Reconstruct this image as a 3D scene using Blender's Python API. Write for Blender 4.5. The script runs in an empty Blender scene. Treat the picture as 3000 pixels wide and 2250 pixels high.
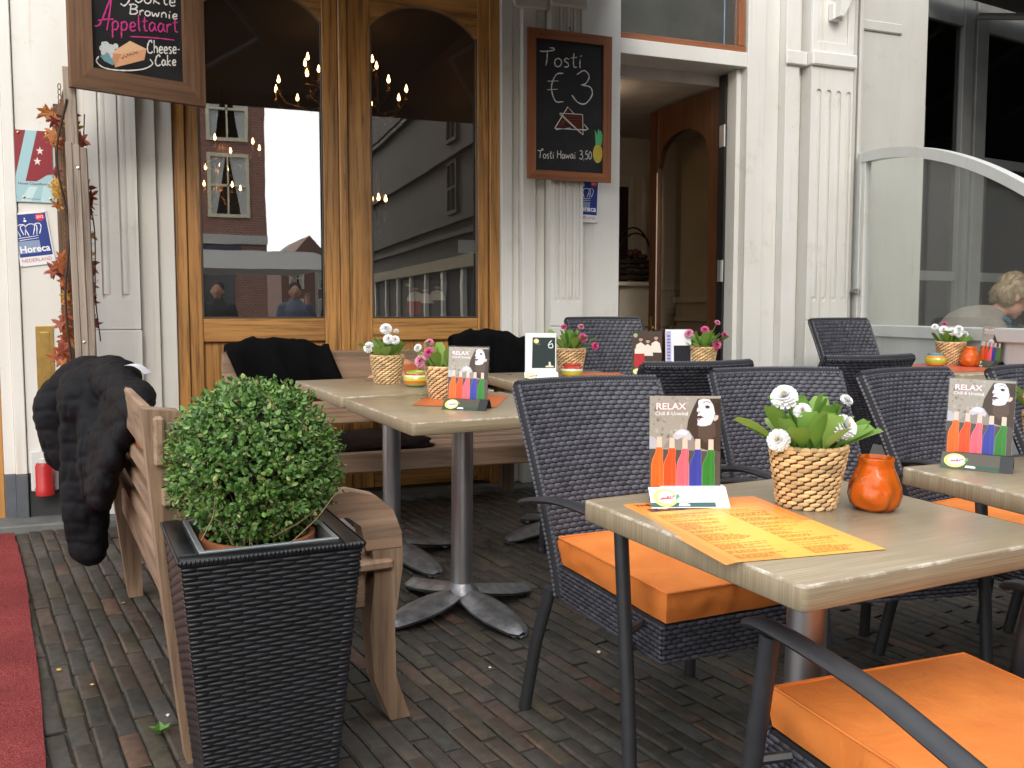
import bpy, bmesh, math, random
from mathutils import Vector, Matrix, noise
R = math.radians
random.seed(7)
scene = bpy.context.scene
COL = scene.collection

# ------------------------------------------------------------ camera, sky, sun, exposure
cam_d = bpy.data.cameras.new('camera'); cam = bpy.data.objects.new('camera', cam_d); COL.objects.link(cam)
cam_d.sensor_width = 36.0; cam_d.lens = 32.76; cam_d.clip_end = 500; cam_d.clip_start = .05
cam.location = (0, 0, 1.13); cam.rotation_euler = (R(90 - 4.4), 0, R(-21.3))
scene.camera = cam

SUN_EL, SUN_AZ = R(31), R(196)          # azimuth from +Y, clockwise seen from above
wd = bpy.data.worlds.new('World'); scene.world = wd; wd.use_nodes = True
nt = wd.node_tree; nt.nodes.clear()
n_out = nt.nodes.new('ShaderNodeOutputWorld'); n_bg = nt.nodes.new('ShaderNodeBackground')
n_sky = nt.nodes.new('ShaderNodeTexSky'); n_sky.sky_type = 'NISHITA'; n_sky.sun_disc = False
n_sky.sun_elevation = SUN_EL; n_sky.sun_rotation = SUN_AZ; n_sky.dust_density = 2.0
n_tc = nt.nodes.new('ShaderNodeTexCoord'); n_map = nt.nodes.new('ShaderNodeMapping'); n_map.inputs['Scale'].default_value = (1, 1, 2.2)
n_no = nt.nodes.new('ShaderNodeTexNoise'); n_no.inputs['Scale'].default_value = 2.6; n_no.inputs['Detail'].default_value = 6
n_rp = nt.nodes.new('ShaderNodeValToRGB'); n_rp.color_ramp.elements[0].position = .38; n_rp.color_ramp.elements[1].position = .60
n_mx = nt.nodes.new('ShaderNodeMix'); n_mx.data_type = 'RGBA'
n_mx.inputs['B'].default_value = (14.5, 14.5, 14.4, 1)     # thin bright cloud
L = nt.links.new
L(n_tc.outputs['Generated'], n_map.inputs['Vector']); L(n_map.outputs[0], n_no.inputs['Vector']); L(n_no.outputs['Fac'], n_rp.inputs[0])
L(n_rp.outputs[0], n_mx.inputs['Factor']); L(n_sky.outputs[0], n_mx.inputs['A']); L(n_mx.outputs['Result'], n_bg.inputs['Color'])
n_bg.inputs['Strength'].default_value = .13
L(n_bg.outputs[0], n_out.inputs['Surface'])

sun_d = bpy.data.lights.new('sun', 'SUN'); sun_d.energy = .8; sun_d.angle = R(22); sun_d.color = (1, .95, .87)
sun = bpy.data.objects.new('sun', sun_d); COL.objects.link(sun)
sun_dir = Vector((math.sin(SUN_AZ) * math.cos(SUN_EL), math.cos(SUN_AZ) * math.cos(SUN_EL), math.sin(SUN_EL)))
sun.rotation_euler = sun_dir.to_track_quat('Z', 'Y').to_euler(); sun.location = (0, -6, 12)

vs = scene.view_settings
vs.view_transform = 'Standard'; vs.look = 'None'; vs.exposure = .86; vs.gamma = 1; vs.use_curve_mapping = False
scene.cycles.max_bounces = 9; scene.cycles.diffuse_bounces = 6; scene.cycles.glossy_bounces = 5
scene.cycles.transparent_max_bounces = 12; scene.cycles.transmission_bounces = 6
scene.cycles.use_denoising = True; scene.cycles.sample_clamp_indirect = 6; scene.cycles.caustics_reflective = False; scene.cycles.caustics_refractive = False

# ------------------------------------------------------------ helpers: scene
SLOPE = .03; TILT = math.atan(SLOPE)
def g(y): return SLOPE * (y - 1.4)                  # the terrace falls 3 percent away from the house
def place(x, y, rz=0, h=0, tilt=TILT):
    return Matrix.Translation((x, y, g(y) + h)) @ Matrix.Rotation(tilt, 4, 'X') @ Matrix.Rotation(rz, 4, 'Z')
def tag(o, label=None, cat=None, group=None, kind=None):
    if label: o['label'] = label
    if cat: o['category'] = cat
    if group: o['group'] = group
    if kind: o['kind'] = kind
    return o
def thing(name, label, cat, mw=None, group=None):
    o = bpy.data.objects.new(name, None); COL.objects.link(o); o.empty_display_size = .1
    if mw is not None: o.matrix_world = mw
    return tag(o, label, cat, group)
def link(name, me, m=None, parent=None, mw=None):
    o = bpy.data.objects.new(name, me); COL.objects.link(o)
    if m is not None and not me.materials: me.materials.append(m)
    if parent is not None: o.parent = parent
    if mw is not None: o.matrix_basis = mw
    return o
def copy_tree(o, parent=None):
    c = o.copy(); COL.objects.link(c); c.parent = parent
    if parent is not None: c.matrix_parent_inverse = o.matrix_parent_inverse.copy()
    for ch in list(o.children): copy_tree(ch, c)
    return c
def again(o, label, mw, group=None):
    c = copy_tree(o); c.matrix_world = mw; c['label'] = label
    if group: c['group'] = group
    return c
T = Matrix.Translation
def RX(a): return Matrix.Rotation(R(a), 4, 'X')
def RY(a): return Matrix.Rotation(R(a), 4, 'Y')
def RZ(a): return Matrix.Rotation(R(a), 4, 'Z')
def S(x, y, z): return Matrix.Diagonal((x, y, z, 1))

# ------------------------------------------------------------ helpers: mesh
class MB:
    def __init__(s): s.v = []; s.f = []; s.c = []
    def add(s, vs_, fs, m=None, col=None):
        b = len(s.v)
        s.v += [tuple(m @ Vector(p)) for p in vs_] if m is not None else [tuple(p) for p in vs_]
        s.f += [tuple(i + b for i in f) for f in fs]
        s.c += [col] * len(fs)
        return s
    def box(s, x0, x1, y0, y1, z0, z1, m=None, bev=0):
        if bev <= 0:
            vs_ = [(x, y, z) for x in (x0, x1) for y in (y0, y1) for z in (z0, z1)]
            return s.add(vs_, [(0, 1, 3, 2), (4, 6, 7, 5), (0, 4, 5, 1), (2, 3, 7, 6), (0, 2, 6, 4), (1, 5, 7, 3)], m)
        c = Vector(((x0 + x1) / 2, (y0 + y1) / 2, (z0 + z1) / 2)); h = Vector((abs(x1 - x0) / 2, abs(y1 - y0) / 2, abs(z1 - z0) / 2))
        b = min(bev, min(h) * .95); vs_ = []; ix = {}
        for sx in (-1, 1):
            for sy in (-1, 1):
                for sz in (-1, 1):
                    for a in range(3):
                        d = [b, b, b]; d[a] = 0
                        ix[(sx, sy, sz, a)] = len(vs_)
                        vs_.append((c.x + sx * (h.x - d[0]), c.y + sy * (h.y - d[1]), c.z + sz * (h.z - d[2])))
        fs = []
        for a in range(3):
            p, q = [i for i in range(3) if i != a]
            for sg in (-1, 1):
                k = []
                for (u, w) in ((-1, -1), (1, -1), (1, 1), (-1, 1)):
                    e = [0, 0, 0]; e[a] = sg; e[p] = u; e[q] = w; k.append(ix[(*e, a)])
                flip = (sg < 0) != (a == 1)
                fs.append(tuple(reversed(k)) if flip else tuple(k))
            for u in (-1, 1):
                for w in (-1, 1):
                    e0 = [0, 0, 0]; e0[p] = u; e0[q] = w; e1 = e0[:]; e0[a] = -1; e1[a] = 1
                    k = [ix[(*e0, p)], ix[(*e1, p)], ix[(*e1, q)], ix[(*e0, q)]]
                    fs.append(tuple(k))
        for sx in (-1, 1):
            for sy in (-1, 1):
                for sz in (-1, 1):
                    fs.append((ix[(sx, sy, sz, 0)], ix[(sx, sy, sz, 1)], ix[(sx, sy, sz, 2)]))
        return s.add(vs_, fs, m)
    def tube(s, pts, r, n=8, m=None, cap=True, flat=1.0):
        pts = [Vector(p) for p in pts]; k = len(pts); rr = r if isinstance(r, (list, tuple)) else [r] * k
        vs_ = []; up = None
        for i, p in enumerate(pts):
            t = (pts[min(i + 1, k - 1)] - pts[max(i - 1, 0)]).normalized()
            if up is None:
                a = Vector((0, 0, 1)) if abs(t.z) < .9 else Vector((1, 0, 0))
                up = (a - t * a.dot(t)).normalized()
            else:
                up = (up - t * up.dot(t)).normalized()
            sd = t.cross(up)
            for j in range(n):
                an = 2 * math.pi * j / n
                vs_.append(p + sd * math.cos(an) * rr[i] + up * math.sin(an) * rr[i] * flat)
        fs = []
        for i in range(k - 1):
            for j in range(n):
                a = i * n + j; b = i * n + (j + 1) % n
                fs.append((a, b, b + n, a + n))
        if cap:
            fs.append(tuple(reversed(range(n)))); fs.append(tuple(range((k - 1) * n, k * n)))
        return s.add(vs_, fs, m)
    def lathe(s, prof, n=20, m=None, close=False):
        vs_ = []; fs = []
        for (r, z) in prof:
            for j in range(n):
                a = 2 * math.pi * j / n
                vs_.append((r * math.cos(a), r * math.sin(a), z))
        for i in range(len(prof) - 1):
            for j in range(n):
                a = i * n + j; b = i * n + (j + 1) % n
                fs.append((a, b, b + n, a + n))
        if prof[0][0] > 1e-5 and close: fs.append(tuple(reversed(range(n))))
        if prof[-1][0] > 1e-5 and close: fs.append(tuple(range((len(prof) - 1) * n, len(prof) * n)))
        return s.add(vs_, fs, m)
    def prism(s, poly, t0, t1, m=None):
        """poly in (x, z), extruded along y from t0 (front) to t1"""
        n = len(poly)
        ar = sum(poly[i][0] * poly[(i + 1) % n][1] - poly[(i + 1) % n][0] * poly[i][1] for i in range(n))
        if ar < 0: poly = poly[::-1]
        vs_ = [(x, t0, z) for x, z in poly] + [(x, t1, z) for x, z in poly]
        fs = [tuple(range(n)), tuple(reversed(range(n, 2 * n)))] + [(i, i + n, (i + 1) % n + n, (i + 1) % n) for i in range(n)]
        return s.add(vs_, fs, m)
    def grid(s, fn, nu, nv, m=None, wrap=False):
        vs_ = [fn(i / nu, j / nv) for j in range(nv + 1) for i in range(nu + (0 if wrap else 1))]
        w = nu if wrap else nu + 1
        fs = [(j * w + i, j * w + (i + 1) % w, (j + 1) * w + (i + 1) % w, (j + 1) * w + i) for j in range(nv) for i in range(nu)]
        return s.add(vs_, fs, m)
    def mesh(s, name, smooth=0):
        me = bpy.data.meshes.new(name); me.from_pydata(s.v, [], s.f)
        if any(c is not None for c in s.c):
            ca = me.color_attributes.new('Col', 'FLOAT_COLOR', 'CORNER'); k = 0
            data = []
            for p, c in zip(me.polygons, s.c):
                c = c or (1, 1, 1)
                data += [c[0], c[1], c[2], 1.0] * p.loop_total
            ca.data.foreach_set('color', data)
        me.update()
        if smooth:
            me.shade_smooth(); me.set_sharp_from_angle(angle=R(smooth))
        return me
    def build(s, name, m, parent=None, mw=None, smooth=0):
        return link(name, s.mesh(name, smooth), m, parent, mw)

def fused(name, mb, voxel, smooth_it=2):
    """overlapping pieces fused into one continuous surface"""
    o = bpy.data.objects.new('tmp', mb.mesh('tmp')); COL.objects.link(o)
    md = o.modifiers.new('r', 'REMESH'); md.mode = 'VOXEL'; md.voxel_size = voxel
    sm = o.modifiers.new('s', 'SMOOTH'); sm.iterations = smooth_it; sm.factor = .5
    dg = bpy.context.evaluated_depsgraph_get()
    me = bpy.data.meshes.new_from_object(o.evaluated_get(dg)); me.name = name
    bpy.data.objects.remove(o); me.shade_smooth()
    return me
def ellipsoid(mb, c, r, m=None, n=14):
    M_ = T(c) @ S(*r)
    if m is not None: M_ = T(c) @ m @ S(*r)
    prof = [(max(1e-4, math.sin(math.pi * i / n)), -math.cos(math.pi * i / n)) for i in range(n + 1)]
    mb.lathe(prof, n + 4, M_)
def catmull(pts, k=6):
    if len(pts) < 3: return [Vector(p) for p in pts]
    P = [Vector(p) for p in pts]; P = [2 * P[0] - P[1]] + P + [2 * P[-1] - P[-2]]; out = []
    for i in range(1, len(P) - 2):
        for j in range(k):
            t = j / k
            out.append(.5 * ((2 * P[i]) + (-P[i-1] + P[i+1]) * t + (2*P[i-1] - 5*P[i] + 4*P[i+1] - P[i+2]) * t*t + (-P[i-1] + 3*P[i] - 3*P[i+1] + P[i+2]) * t**3))
    out.append(P[-2]); return out

# ------------------------------------------------------------ helpers: materials
def srgb(r, g_, b):
    f = lambda c: (c / 255 / 12.92) if c / 255 <= .04045 else ((c / 255 + .055) / 1.055) ** 2.4
    return (f(r), f(g_), f(b))
class NT:
    def __init__(s, name):
        s.m = bpy.data.materials.new(name); s.m.use_nodes = True; s.t = s.m.node_tree
        s.b = s.t.nodes['Principled BSDF']; s.o = s.t.nodes['Material Output']
    def n(s, typ, **kw):
        nd = s.t.nodes.new('ShaderNode' + typ)
        for k, v in kw.items():
            if k in nd.inputs: nd.inputs[k].default_value = v
            else: setattr(nd, k, v)
        return nd
    def l(s, a, b): s.t.links.new(a, b)
    def ramp(s, fac, stops):
        r = s.n('ValToRGB'); e = r.color_ramp.elements
        while len(e) < len(stops): e.new(.5)
        for el, (p, c) in zip(e, stops): el.position = p; el.color = (*c, 1) if len(c) == 3 else c
        s.l(fac, r.inputs[0]); return r.outputs[0]
    def mix(s, fac, a, b, mode='MIX'):
        mx = s.n('Mix', data_type='RGBA', blend_type=mode)
        for v, k in ((fac, 'Factor'), (a, 'A'), (b, 'B')):
            if isinstance(v, (int, float)): mx.inputs[k].default_value = v
            elif isinstance(v, tuple): mx.inputs[k].default_value = (*v, 1)
            else: s.l(v, mx.inputs[k])
        return mx.outputs['Result']
    def coord(s, scale=(1, 1, 1), rnd=True, kind='Object'):
        tc = s.n('TexCoord'); mp = s.n('Mapping'); mp.inputs['Scale'].default_value = scale
        s.l(tc.outputs[kind], mp.inputs['Vector'])
        if rnd:
            oi = s.n('ObjectInfo'); mu = s.n('Math', operation='MULTIPLY'); mu.inputs[1].default_value = 37.0
            s.l(oi.outputs['Random'], mu.inputs[0]); s.l(mu.outputs[0], mp.inputs['Location'])
        return mp.outputs[0]
    def noise(s, vec, scale, detail=4, rough=.55, dist=0):
        n_ = s.n('TexNoise', Scale=scale, Detail=detail, Roughness=rough, Distortion=dist)
        s.l(vec, n_.inputs['Vector']); return n_.outputs['Fac']
    def bump(s, h, strength=.3, dist=.002):
        b = s.n('Bump', Strength=strength, Distance=dist); s.l(h, b.inputs['Height']); s.l(b.outputs[0], s.b.inputs['Normal'])
    def set(s, **kw):
        al = dict(rough='Roughness', metal='Metallic', spec='Specular IOR Level', base='Base Color', coat='Coat Weight', sheen='Sheen Weight', sss='Subsurface Weight', trans='Transmission Weight', ior='IOR', coat_rough='Coat Roughness')
        for k, v in kw.items():
            i = s.b.inputs[al.get(k, k)]
            if isinstance(v, tuple): i.default_value = (*v, 1) if len(v) == 3 else v
            elif isinstance(v, (int, float)): i.default_value = v
            else: s.l(v, i)
        return s
MATS = {}
def mat(name, col, rough=.5, metal=0, spec=.5, var=.12, vs_=6, bump=0, bs=60, bd=.001, coat=0, sheen=0, isl=0, rnd=0):
    """plain material with soft colour variation, optional fine relief and per-piece variation"""
    k = NT(name); v = k.coord()
    dk = tuple(c * (1 - var) for c in col); lt = tuple(min(1, c * (1 + var)) for c in col)
    c = k.ramp(k.noise(v, vs_, 5), [(.3, dk), (.7, lt)])
    if isl or rnd:
        gm = k.n('NewGeometry'); oi = k.n('ObjectInfo'); ad = k.n('Math', operation='ADD'); fr = k.n('Math', operation='FRACT')
        k.l(gm.outputs['Random Per Island'], ad.inputs[0]); k.l(oi.outputs['Random'], ad.inputs[1]); k.l(ad.outputs[0], fr.inputs[0])
        mr = k.n('MapRange'); mr.inputs['To Min'].default_value = 1 - (isl or rnd); mr.inputs['To Max'].default_value = 1 + (isl or rnd)
        k.l(fr.outputs[0], mr.inputs['Value'])
        sc = k.n('VectorMath', operation='SCALE'); k.l(c, sc.inputs[0]); k.l(mr.outputs[0], sc.inputs['Scale']); c = sc.outputs[0]
    k.set(base=c, rough=rough, metal=metal, spec=spec, coat=coat, sheen=sheen)
    if bump: k.bump(k.noise(v, bs, 3), bump, bd)
    MATS[name] = k.m; return k.m
def wood(name, cols, axis, across=55, along=2.2, rough=.5, pores=.6, bumps=.25, wave=1.0, coat=0):
    k = NT(name); sc = [across] * 3; sc[axis] = along
    v = k.coord(tuple(sc)); v2 = k.coord((1, 1, 1))
    nw = k.noise(v, .22, 4, .6, wave); nf = k.noise(v, 1.0, 6, .7, .3); big = k.noise(v2, 2.5, 2)
    c = k.ramp(nw, [(.25, cols[0]), (.5, cols[1]), (.72, cols[2])])
    pr = k.ramp(nf, [(.36, (1 - pores,) * 3), (.52, (1, 1, 1))])
    c = k.mix(1.0, c, pr, 'MULTIPLY')
    c = k.mix(1.0, c, k.ramp(big, [(.3, (.82, .82, .82)), (.7, (1.1, 1.08, 1.05))]), 'MULTIPLY')
    k.set(base=c, rough=rough, coat=coat, coat_rough=.25); k.bump(nf, bumps, .0015)
    MATS[name] = k.m; return k.m
def plain(name, col, rough=.5, metal=0, emit=0):
    k = NT(name).set(base=col, rough=rough, metal=metal)
    if emit: k.b.inputs['Emission Color'].default_value = (*col, 1); k.b.inputs['Emission Strength'].default_value = emit
    MATS[name] = k.m; return k.m
def glass(name, tint=(.9, .93, .92), r0=.05, rough=0.0, dirt=0, wavy=0):
    k = NT(name); tr = k.n('BsdfTransparent'); tr.inputs[0].default_value = (*tint, 1)
    gl = k.n('BsdfGlossy'); gl.inputs['Roughness'].default_value = rough; gl.inputs['Color'].default_value = (1, 1, 1, 1)
    gm = k.n('NewGeometry'); dt = k.n('VectorMath', operation='DOT_PRODUCT'); k.l(gm.outputs['Incoming'], dt.inputs[0]); k.l(gm.outputs['Normal'], dt.inputs[1])
    def mth(op, a, b=None):
        n_ = k.n('Math', operation=op)
        for i, v in enumerate((a, b)):
            if v is None: continue
            if isinstance(v, (int, float)): n_.inputs[i].default_value = v
            else: k.l(v, n_.inputs[i])
        return n_.outputs[0]
    sch = mth('POWER', mth('SUBTRACT', 1.0, mth('MINIMUM', 1.0, mth('ABSOLUTE', dt.outputs['Value']))), 5.0)
    fac = mth('ADD', mth('MULTIPLY', sch, 1 - r0), r0)          # Schlick reflectance, the same from both sides
    if wavy:
        bp_ = k.n('Bump', Strength=wavy, Distance=.02); k.l(k.noise(k.coord((1, 1, 1), False), 3.2, 2), bp_.inputs['Height']); k.l(bp_.outputs[0], gl.inputs['Normal'])
    mx = k.n('MixShader'); k.l(fac, mx.inputs[0]); k.l(tr.outputs[0], mx.inputs[1]); k.l(gl.outputs[0], mx.inputs[2])
    if dirt:
        df = k.n('BsdfDiffuse'); df.inputs[0].default_value = (.7, .72, .7, 1); m2 = k.n('MixShader'); m2.inputs[0].default_value = dirt
        k.l(mx.outputs[0], m2.inputs[1]); k.l(df.outputs[0], m2.inputs[2]); mx = m2
    k.l(mx.outputs[0], k.o.inputs['Surface']); MATS[name] = k.m; return k.m

# walls, timber, ground
def white_paint(name, col, streak=.08):
    k = NT(name); v = k.coord((1, 1, .25), rnd=False); v2 = k.coord((1, 1, 1), rnd=False)
    d = k.noise(v, 7, 4, .55); d2 = k.noise(v2, 2.2, 4)
    c = k.mix(1.0, k.ramp(d, [(.3, tuple(x * (1 - streak) for x in col)), (.62, col)]), k.ramp(d2, [(.3, (.94, .93, .9)), (.7, (1, 1, 1))]), 'MULTIPLY')
    chips = k.ramp(k.noise(v2, 30, 6, .75), [(.67, (1, 1, 1)), (.70, (.66, .62, .55))])
    c = k.mix(1.0, c, chips, 'MULTIPLY')
    drip = k.ramp(k.noise(k.coord((26, 26, .9), rnd=False), 1.0, 5, .6), [(.60, (1, 1, 1)), (.74, (.84, .80, .72))]); c = k.mix(1.0, c, drip, 'MULTIPLY')
    smut = k.ramp(k.noise(v2, 5, 6, .7), [(.58, (1, 1, 1)), (.75, (.86, .84, .79))]); c = k.mix(1.0, c, smut, 'MULTIPLY')
    k.set(base=c, rough=.42); k.bump(k.noise(v2, 70, 3), .12, .001); MATS[name] = k.m; return k.m
WHITE = white_paint('white_paint', (.70, .696, .668), .05); WHITE2 = white_paint('neighbour_white', (.55, .55, .52), .05)
OAKV = wood('oak_vertical', [(.27, .12, .032), (.46, .225, .06), (.57, .30, .09)], 2, rough=.42, pores=.6, coat=.25)
OAKH = wood('oak_horizontal', [(.27, .12, .032), (.46, .225, .06), (.57, .30, .09)], 0, rough=.42, pores=.6, wave=1.6, coat=.25)
DOORV = wood('stained_door_wood', [(.07, .026, .011), (.12, .046, .018), (.15, .058, .022)], 2, rough=.4, pores=.4)
FRAME = wood('reddish_frame_wood', [(.22, .075, .028), (.29, .10, .035), (.33, .12, .045)], 2, rough=.5, pores=.3)
FRAMEH = wood('reddish_frame_wood_h', [(.22, .075, .028), (.29, .10, .035), (.33, .12, .045)], 0, rough=.5, pores=.3)
RUSTV = wood('rustic_frame_wood', [(.10, .052, .028), (.17, .09, .048), (.22, .12, .065)], 2, rough=.65, pores=.4)
RUSTH = wood('rustic_frame_wood_h', [(.10, .052, .028), (.17, .09, .048), (.22, .12, .065)], 0, rough=.65, pores=.4)
GREYW = wood('weathered_plank', [(.19, .15, .12), (.31, .255, .21), (.40, .335, .28)], 2, rough=.8, pores=.55)
BROWNW = wood('brown_plank', [(.10, .055, .03), (.16, .09, .05), (.2, .12, .07)], 2, rough=.75, pores=.5)
BENX = wood('bench_wood_x', [(.16, .105, .07), (.31, .20, .13), (.42, .30, .21)], 0, across=38, rough=.7, pores=.4)
BENY = wood('bench_wood_y', [(.16, .105, .07), (.30, .195, .125), (.42, .30, .21)], 1, across=38, rough=.7, pores=.4)
BENZ = wood('bench_wood_z', [(.15, .095, .06), (.29, .19, .12), (.40, .285, .20)], 2, across=38, rough=.7, pores=.45)
PLINTH = mat('blue_grey_plinth', (.085, .095, .11), .7, var=.25, vs_=8, bump=.3, bs=80)
PLINTHD = mat('dark_plinth', (.02, .022, .023), .7, var=.3, bump=.3, bs=80)
STONE = mat('step_stone', (.12, .125, .12), .75, var=.3, vs_=9, bump=.4, bs=60)
BLACKW = mat('black_wicker', (.010, .010, .013), .34, var=.25, vs_=20, isl=.35, spec=.45)
GREYWK = mat('anthracite_wicker', (.055, .055, .070), .40, var=.2, vs_=18, isl=.3)
WKBACK = mat('wicker_backing', (.012, .012, .015), .8, var=.2)
POWDER = mat('anthracite_metal', (.030, .031, .035), .42, var=.15, vs_=25, bump=.06, bs=400, bd=.0004)
STEEL = mat('brushed_aluminium', (.62, .62, .63), .28, 1, var=.08, vs_=30, bump=.05, bs=200)
CHROME = mat('polished_column', (.52, .52, .54), .38, 1, var=.05, vs_=12)
CAST = mat('cast_aluminium', (.30, .30, .31), .45, .85, var=.4, vs_=22, bump=.5, bs=120, bd=.002)
BLACKP = mat('black_plastic', (.015, .015, .016), .4)
def laminate():
    k = NT('table_laminate'); v = k.coord((4, 260, 260), rnd=True); v2 = k.coord((1, 1, 1))
    tc = k.n('TexCoord'); sp = k.n('SeparateXYZ'); k.l(tc.outputs['Object'], sp.inputs[0]); sn = k.n('SeparateXYZ'); k.l(tc.outputs['Normal'], sn.inputs[0])
    ab = k.n('Math', operation='ABSOLUTE'); k.l(sn.outputs['Y'], ab.inputs[0]); gt = k.n('Math', operation='GREATER_THAN'); gt.inputs[1].default_value = .6; k.l(ab.outputs[0], gt.inputs[0])
    mf = k.n('Mix', data_type='FLOAT'); k.l(gt.outputs[0], mf.inputs['Factor']); k.l(sp.outputs['Y'], mf.inputs['A']); k.l(sp.outputs['Z'], mf.inputs['B'])
    def grain(kx, ky, det):
        cb_ = k.n('CombineXYZ'); mx_ = k.n('Math', operation='MULTIPLY'); my_ = k.n('Math', operation='MULTIPLY'); mx_.inputs[1].default_value = kx; my_.inputs[1].default_value = ky
        k.l(sp.outputs['X'], mx_.inputs[0]); k.l(mf.outputs['Result'], my_.inputs[0]); k.l(mx_.outputs[0], cb_.inputs['X']); k.l(my_.outputs[0], cb_.inputs['Y']); return k.noise(cb_.outputs[0], 1.0, det, .6)
    a = grain(5.0, 300.0, 3); b = grain(1.5, 34.0, 3)
    c = k.ramp(a, [(.30, (.29, .222, .138)), (.5, (.37, .295, .19)), (.68, (.43, .355, .242))])
    c = k.mix(1.0, c, k.ramp(b, [(.3, (.93, .93, .93)), (.7, (1.04, 1.04, 1.04))]), 'MULTIPLY')
    c = k.mix(1.0, c, k.ramp(k.noise(v2, 3, 2), [(.3, (.93, .93, .93)), (.7, (1.04, 1.04, 1.04))]), 'MULTIPLY')
    k.set(base=c, rough=k.ramp(k.noise(v2, 6, 2), [(.3, (.27,) * 3), (.7, (.36,) * 3)]), spec=.55); return k.m
LAM = laminate()
def cushion_mat():
    k = NT('orange_canvas'); v = k.coord((1, 1, 1)); w = k.noise(v, 9, 4)
    c = k.ramp(w, [(.3, (.83, .225, .034)), (.7, (.89, .27, .048))])
    st = k.ramp(k.noise(v, 5, 5, .65), [(.35, (.86, .84, .82)), (.6, (1, 1, 1))]); c = k.mix(1.0, c, st, 'MULTIPLY')
    k.set(base=c, rough=.8); fw = k.n('Math', operation='ADD'); k.l(k.noise(v, 900, 2), fw.inputs[0]); ms = k.n('Math', operation='MULTIPLY'); ms.inputs[1].default_value = 9.0; k.l(k.noise(k.coord((1, 1, .45)), 13, 3, .5, .8), ms.inputs[0]); k.l(ms.outputs[0], fw.inputs[1]); k.bump(fw.outputs[0], .55, .0011); return k.m
CUSH = cushion_mat()
def brick_mat():
    k = NT('paving_brick'); v = k.coord((1, 1, 1)); gm = k.n('NewGeometry'); oi = k.n('ObjectInfo'); ad = k.n('Math', operation='ADD'); fr = k.n('Math', operation='FRACT')
    k.l(gm.outputs['Random Per Island'], ad.inputs[0]); k.l(oi.outputs['Random'], ad.inputs[1]); k.l(ad.outputs[0], fr.inputs[0])
    c = k.ramp(fr.outputs[0], [(0, (.062, .058, .052)), (.3, (.072, .065, .057)), (.5, (.082, .068, .058)), (.7, (.098, .071, .058)), (.82, (.088, .076, .054)), (.92, (.068, .069, .066)), (1, (.135, .080, .058))])
    tc = k.n('TexCoord'); wv = k.n('Mapping'); k.l(gm.outputs['Position'], wv.inputs['Vector'])
    n1 = k.noise(wv.outputs[0], 30, 6, .7); n2 = k.noise(wv.outputs[0], 3.0, 4)
    c = k.mix(1.0, c, k.ramp(n1, [(.25, (.55, .55, .55)), (.55, (1, 1, 1)), (.8, (1.35, 1.3, 1.25))]), 'MULTIPLY')
    c = k.mix(1.0, c, k.ramp(n2, [(.35, (.72, .74, .7)), (.65, (1.1, 1.08, 1.05))]), 'MULTIPLY')
    k.set(base=c, rough=k.ramp(n2, [(.35, (.62,) * 3), (.65, (.86,) * 3)]), spec=.3); k.bump(n1, .5, .003); return k.m
BRICK = brick_mat()
SAND = mat('joint_sand', (.06, .056, .048), .95, var=.4, vs_=30, bump=.5, bs=200)
ASPH = mat('street_paving', (.20, .185, .17), .85, var=.25, vs_=3, bump=.3, bs=40)
CARPET = NT('red_carpet_pile'); _v = CARPET.coord((1, 1, 1)); CARPET.set(base=CARPET.mix(1.0, CARPET.ramp(CARPET.noise(_v, 260, 3, .8), [(.38, (.10, .018, .020)), (.62, (.36, .082, .078))]), CARPET.ramp(CARPET.noise(_v, 4, 3), [(.3, (.75, .75, .75)), (.7, (1.1, 1.1, 1.1))]), 'MULTIPLY'), rough=.98, spec=.05); CARPET.bump(CARPET.noise(_v, 300, 2), .8, .004); CARPET = CARPET.m
PRINT = NT('printed_surface'); _a = PRINT.n('Attribute', attribute_name='Col'); PRINT.set(base=_a.outputs['Color'], rough=.35); PRINT = PRINT.m
PRINTM = NT('chalk_and_matt_print'); _a = PRINTM.n('Attribute', attribute_name='Col'); _n = PRINTM.noise(PRINTM.coord((1, 1, 1)), 260, 3, .8); PRINTM.set(base=PRINTM.mix(1.0, _a.outputs['Color'], PRINTM.ramp(_n, [(.3, (.72, .72, .72)), (.6, (1, 1, 1))]), 'MULTIPLY'), rough=.85, spec=.2); PRINTM = PRINTM.m
SLATE = mat('blackboard_slate', (.014, .014, .016), .55, var=.35, vs_=7, spec=.35)
GLASS = glass('window_glass', (.78, .78, .76), .22, 0, .012, .008); GLASSC = glass('screen_glass', (.94, .96, .95), .03, 0, .05)
ACRYL = glass('acrylic', (.97, .97, .97), .025)
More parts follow.
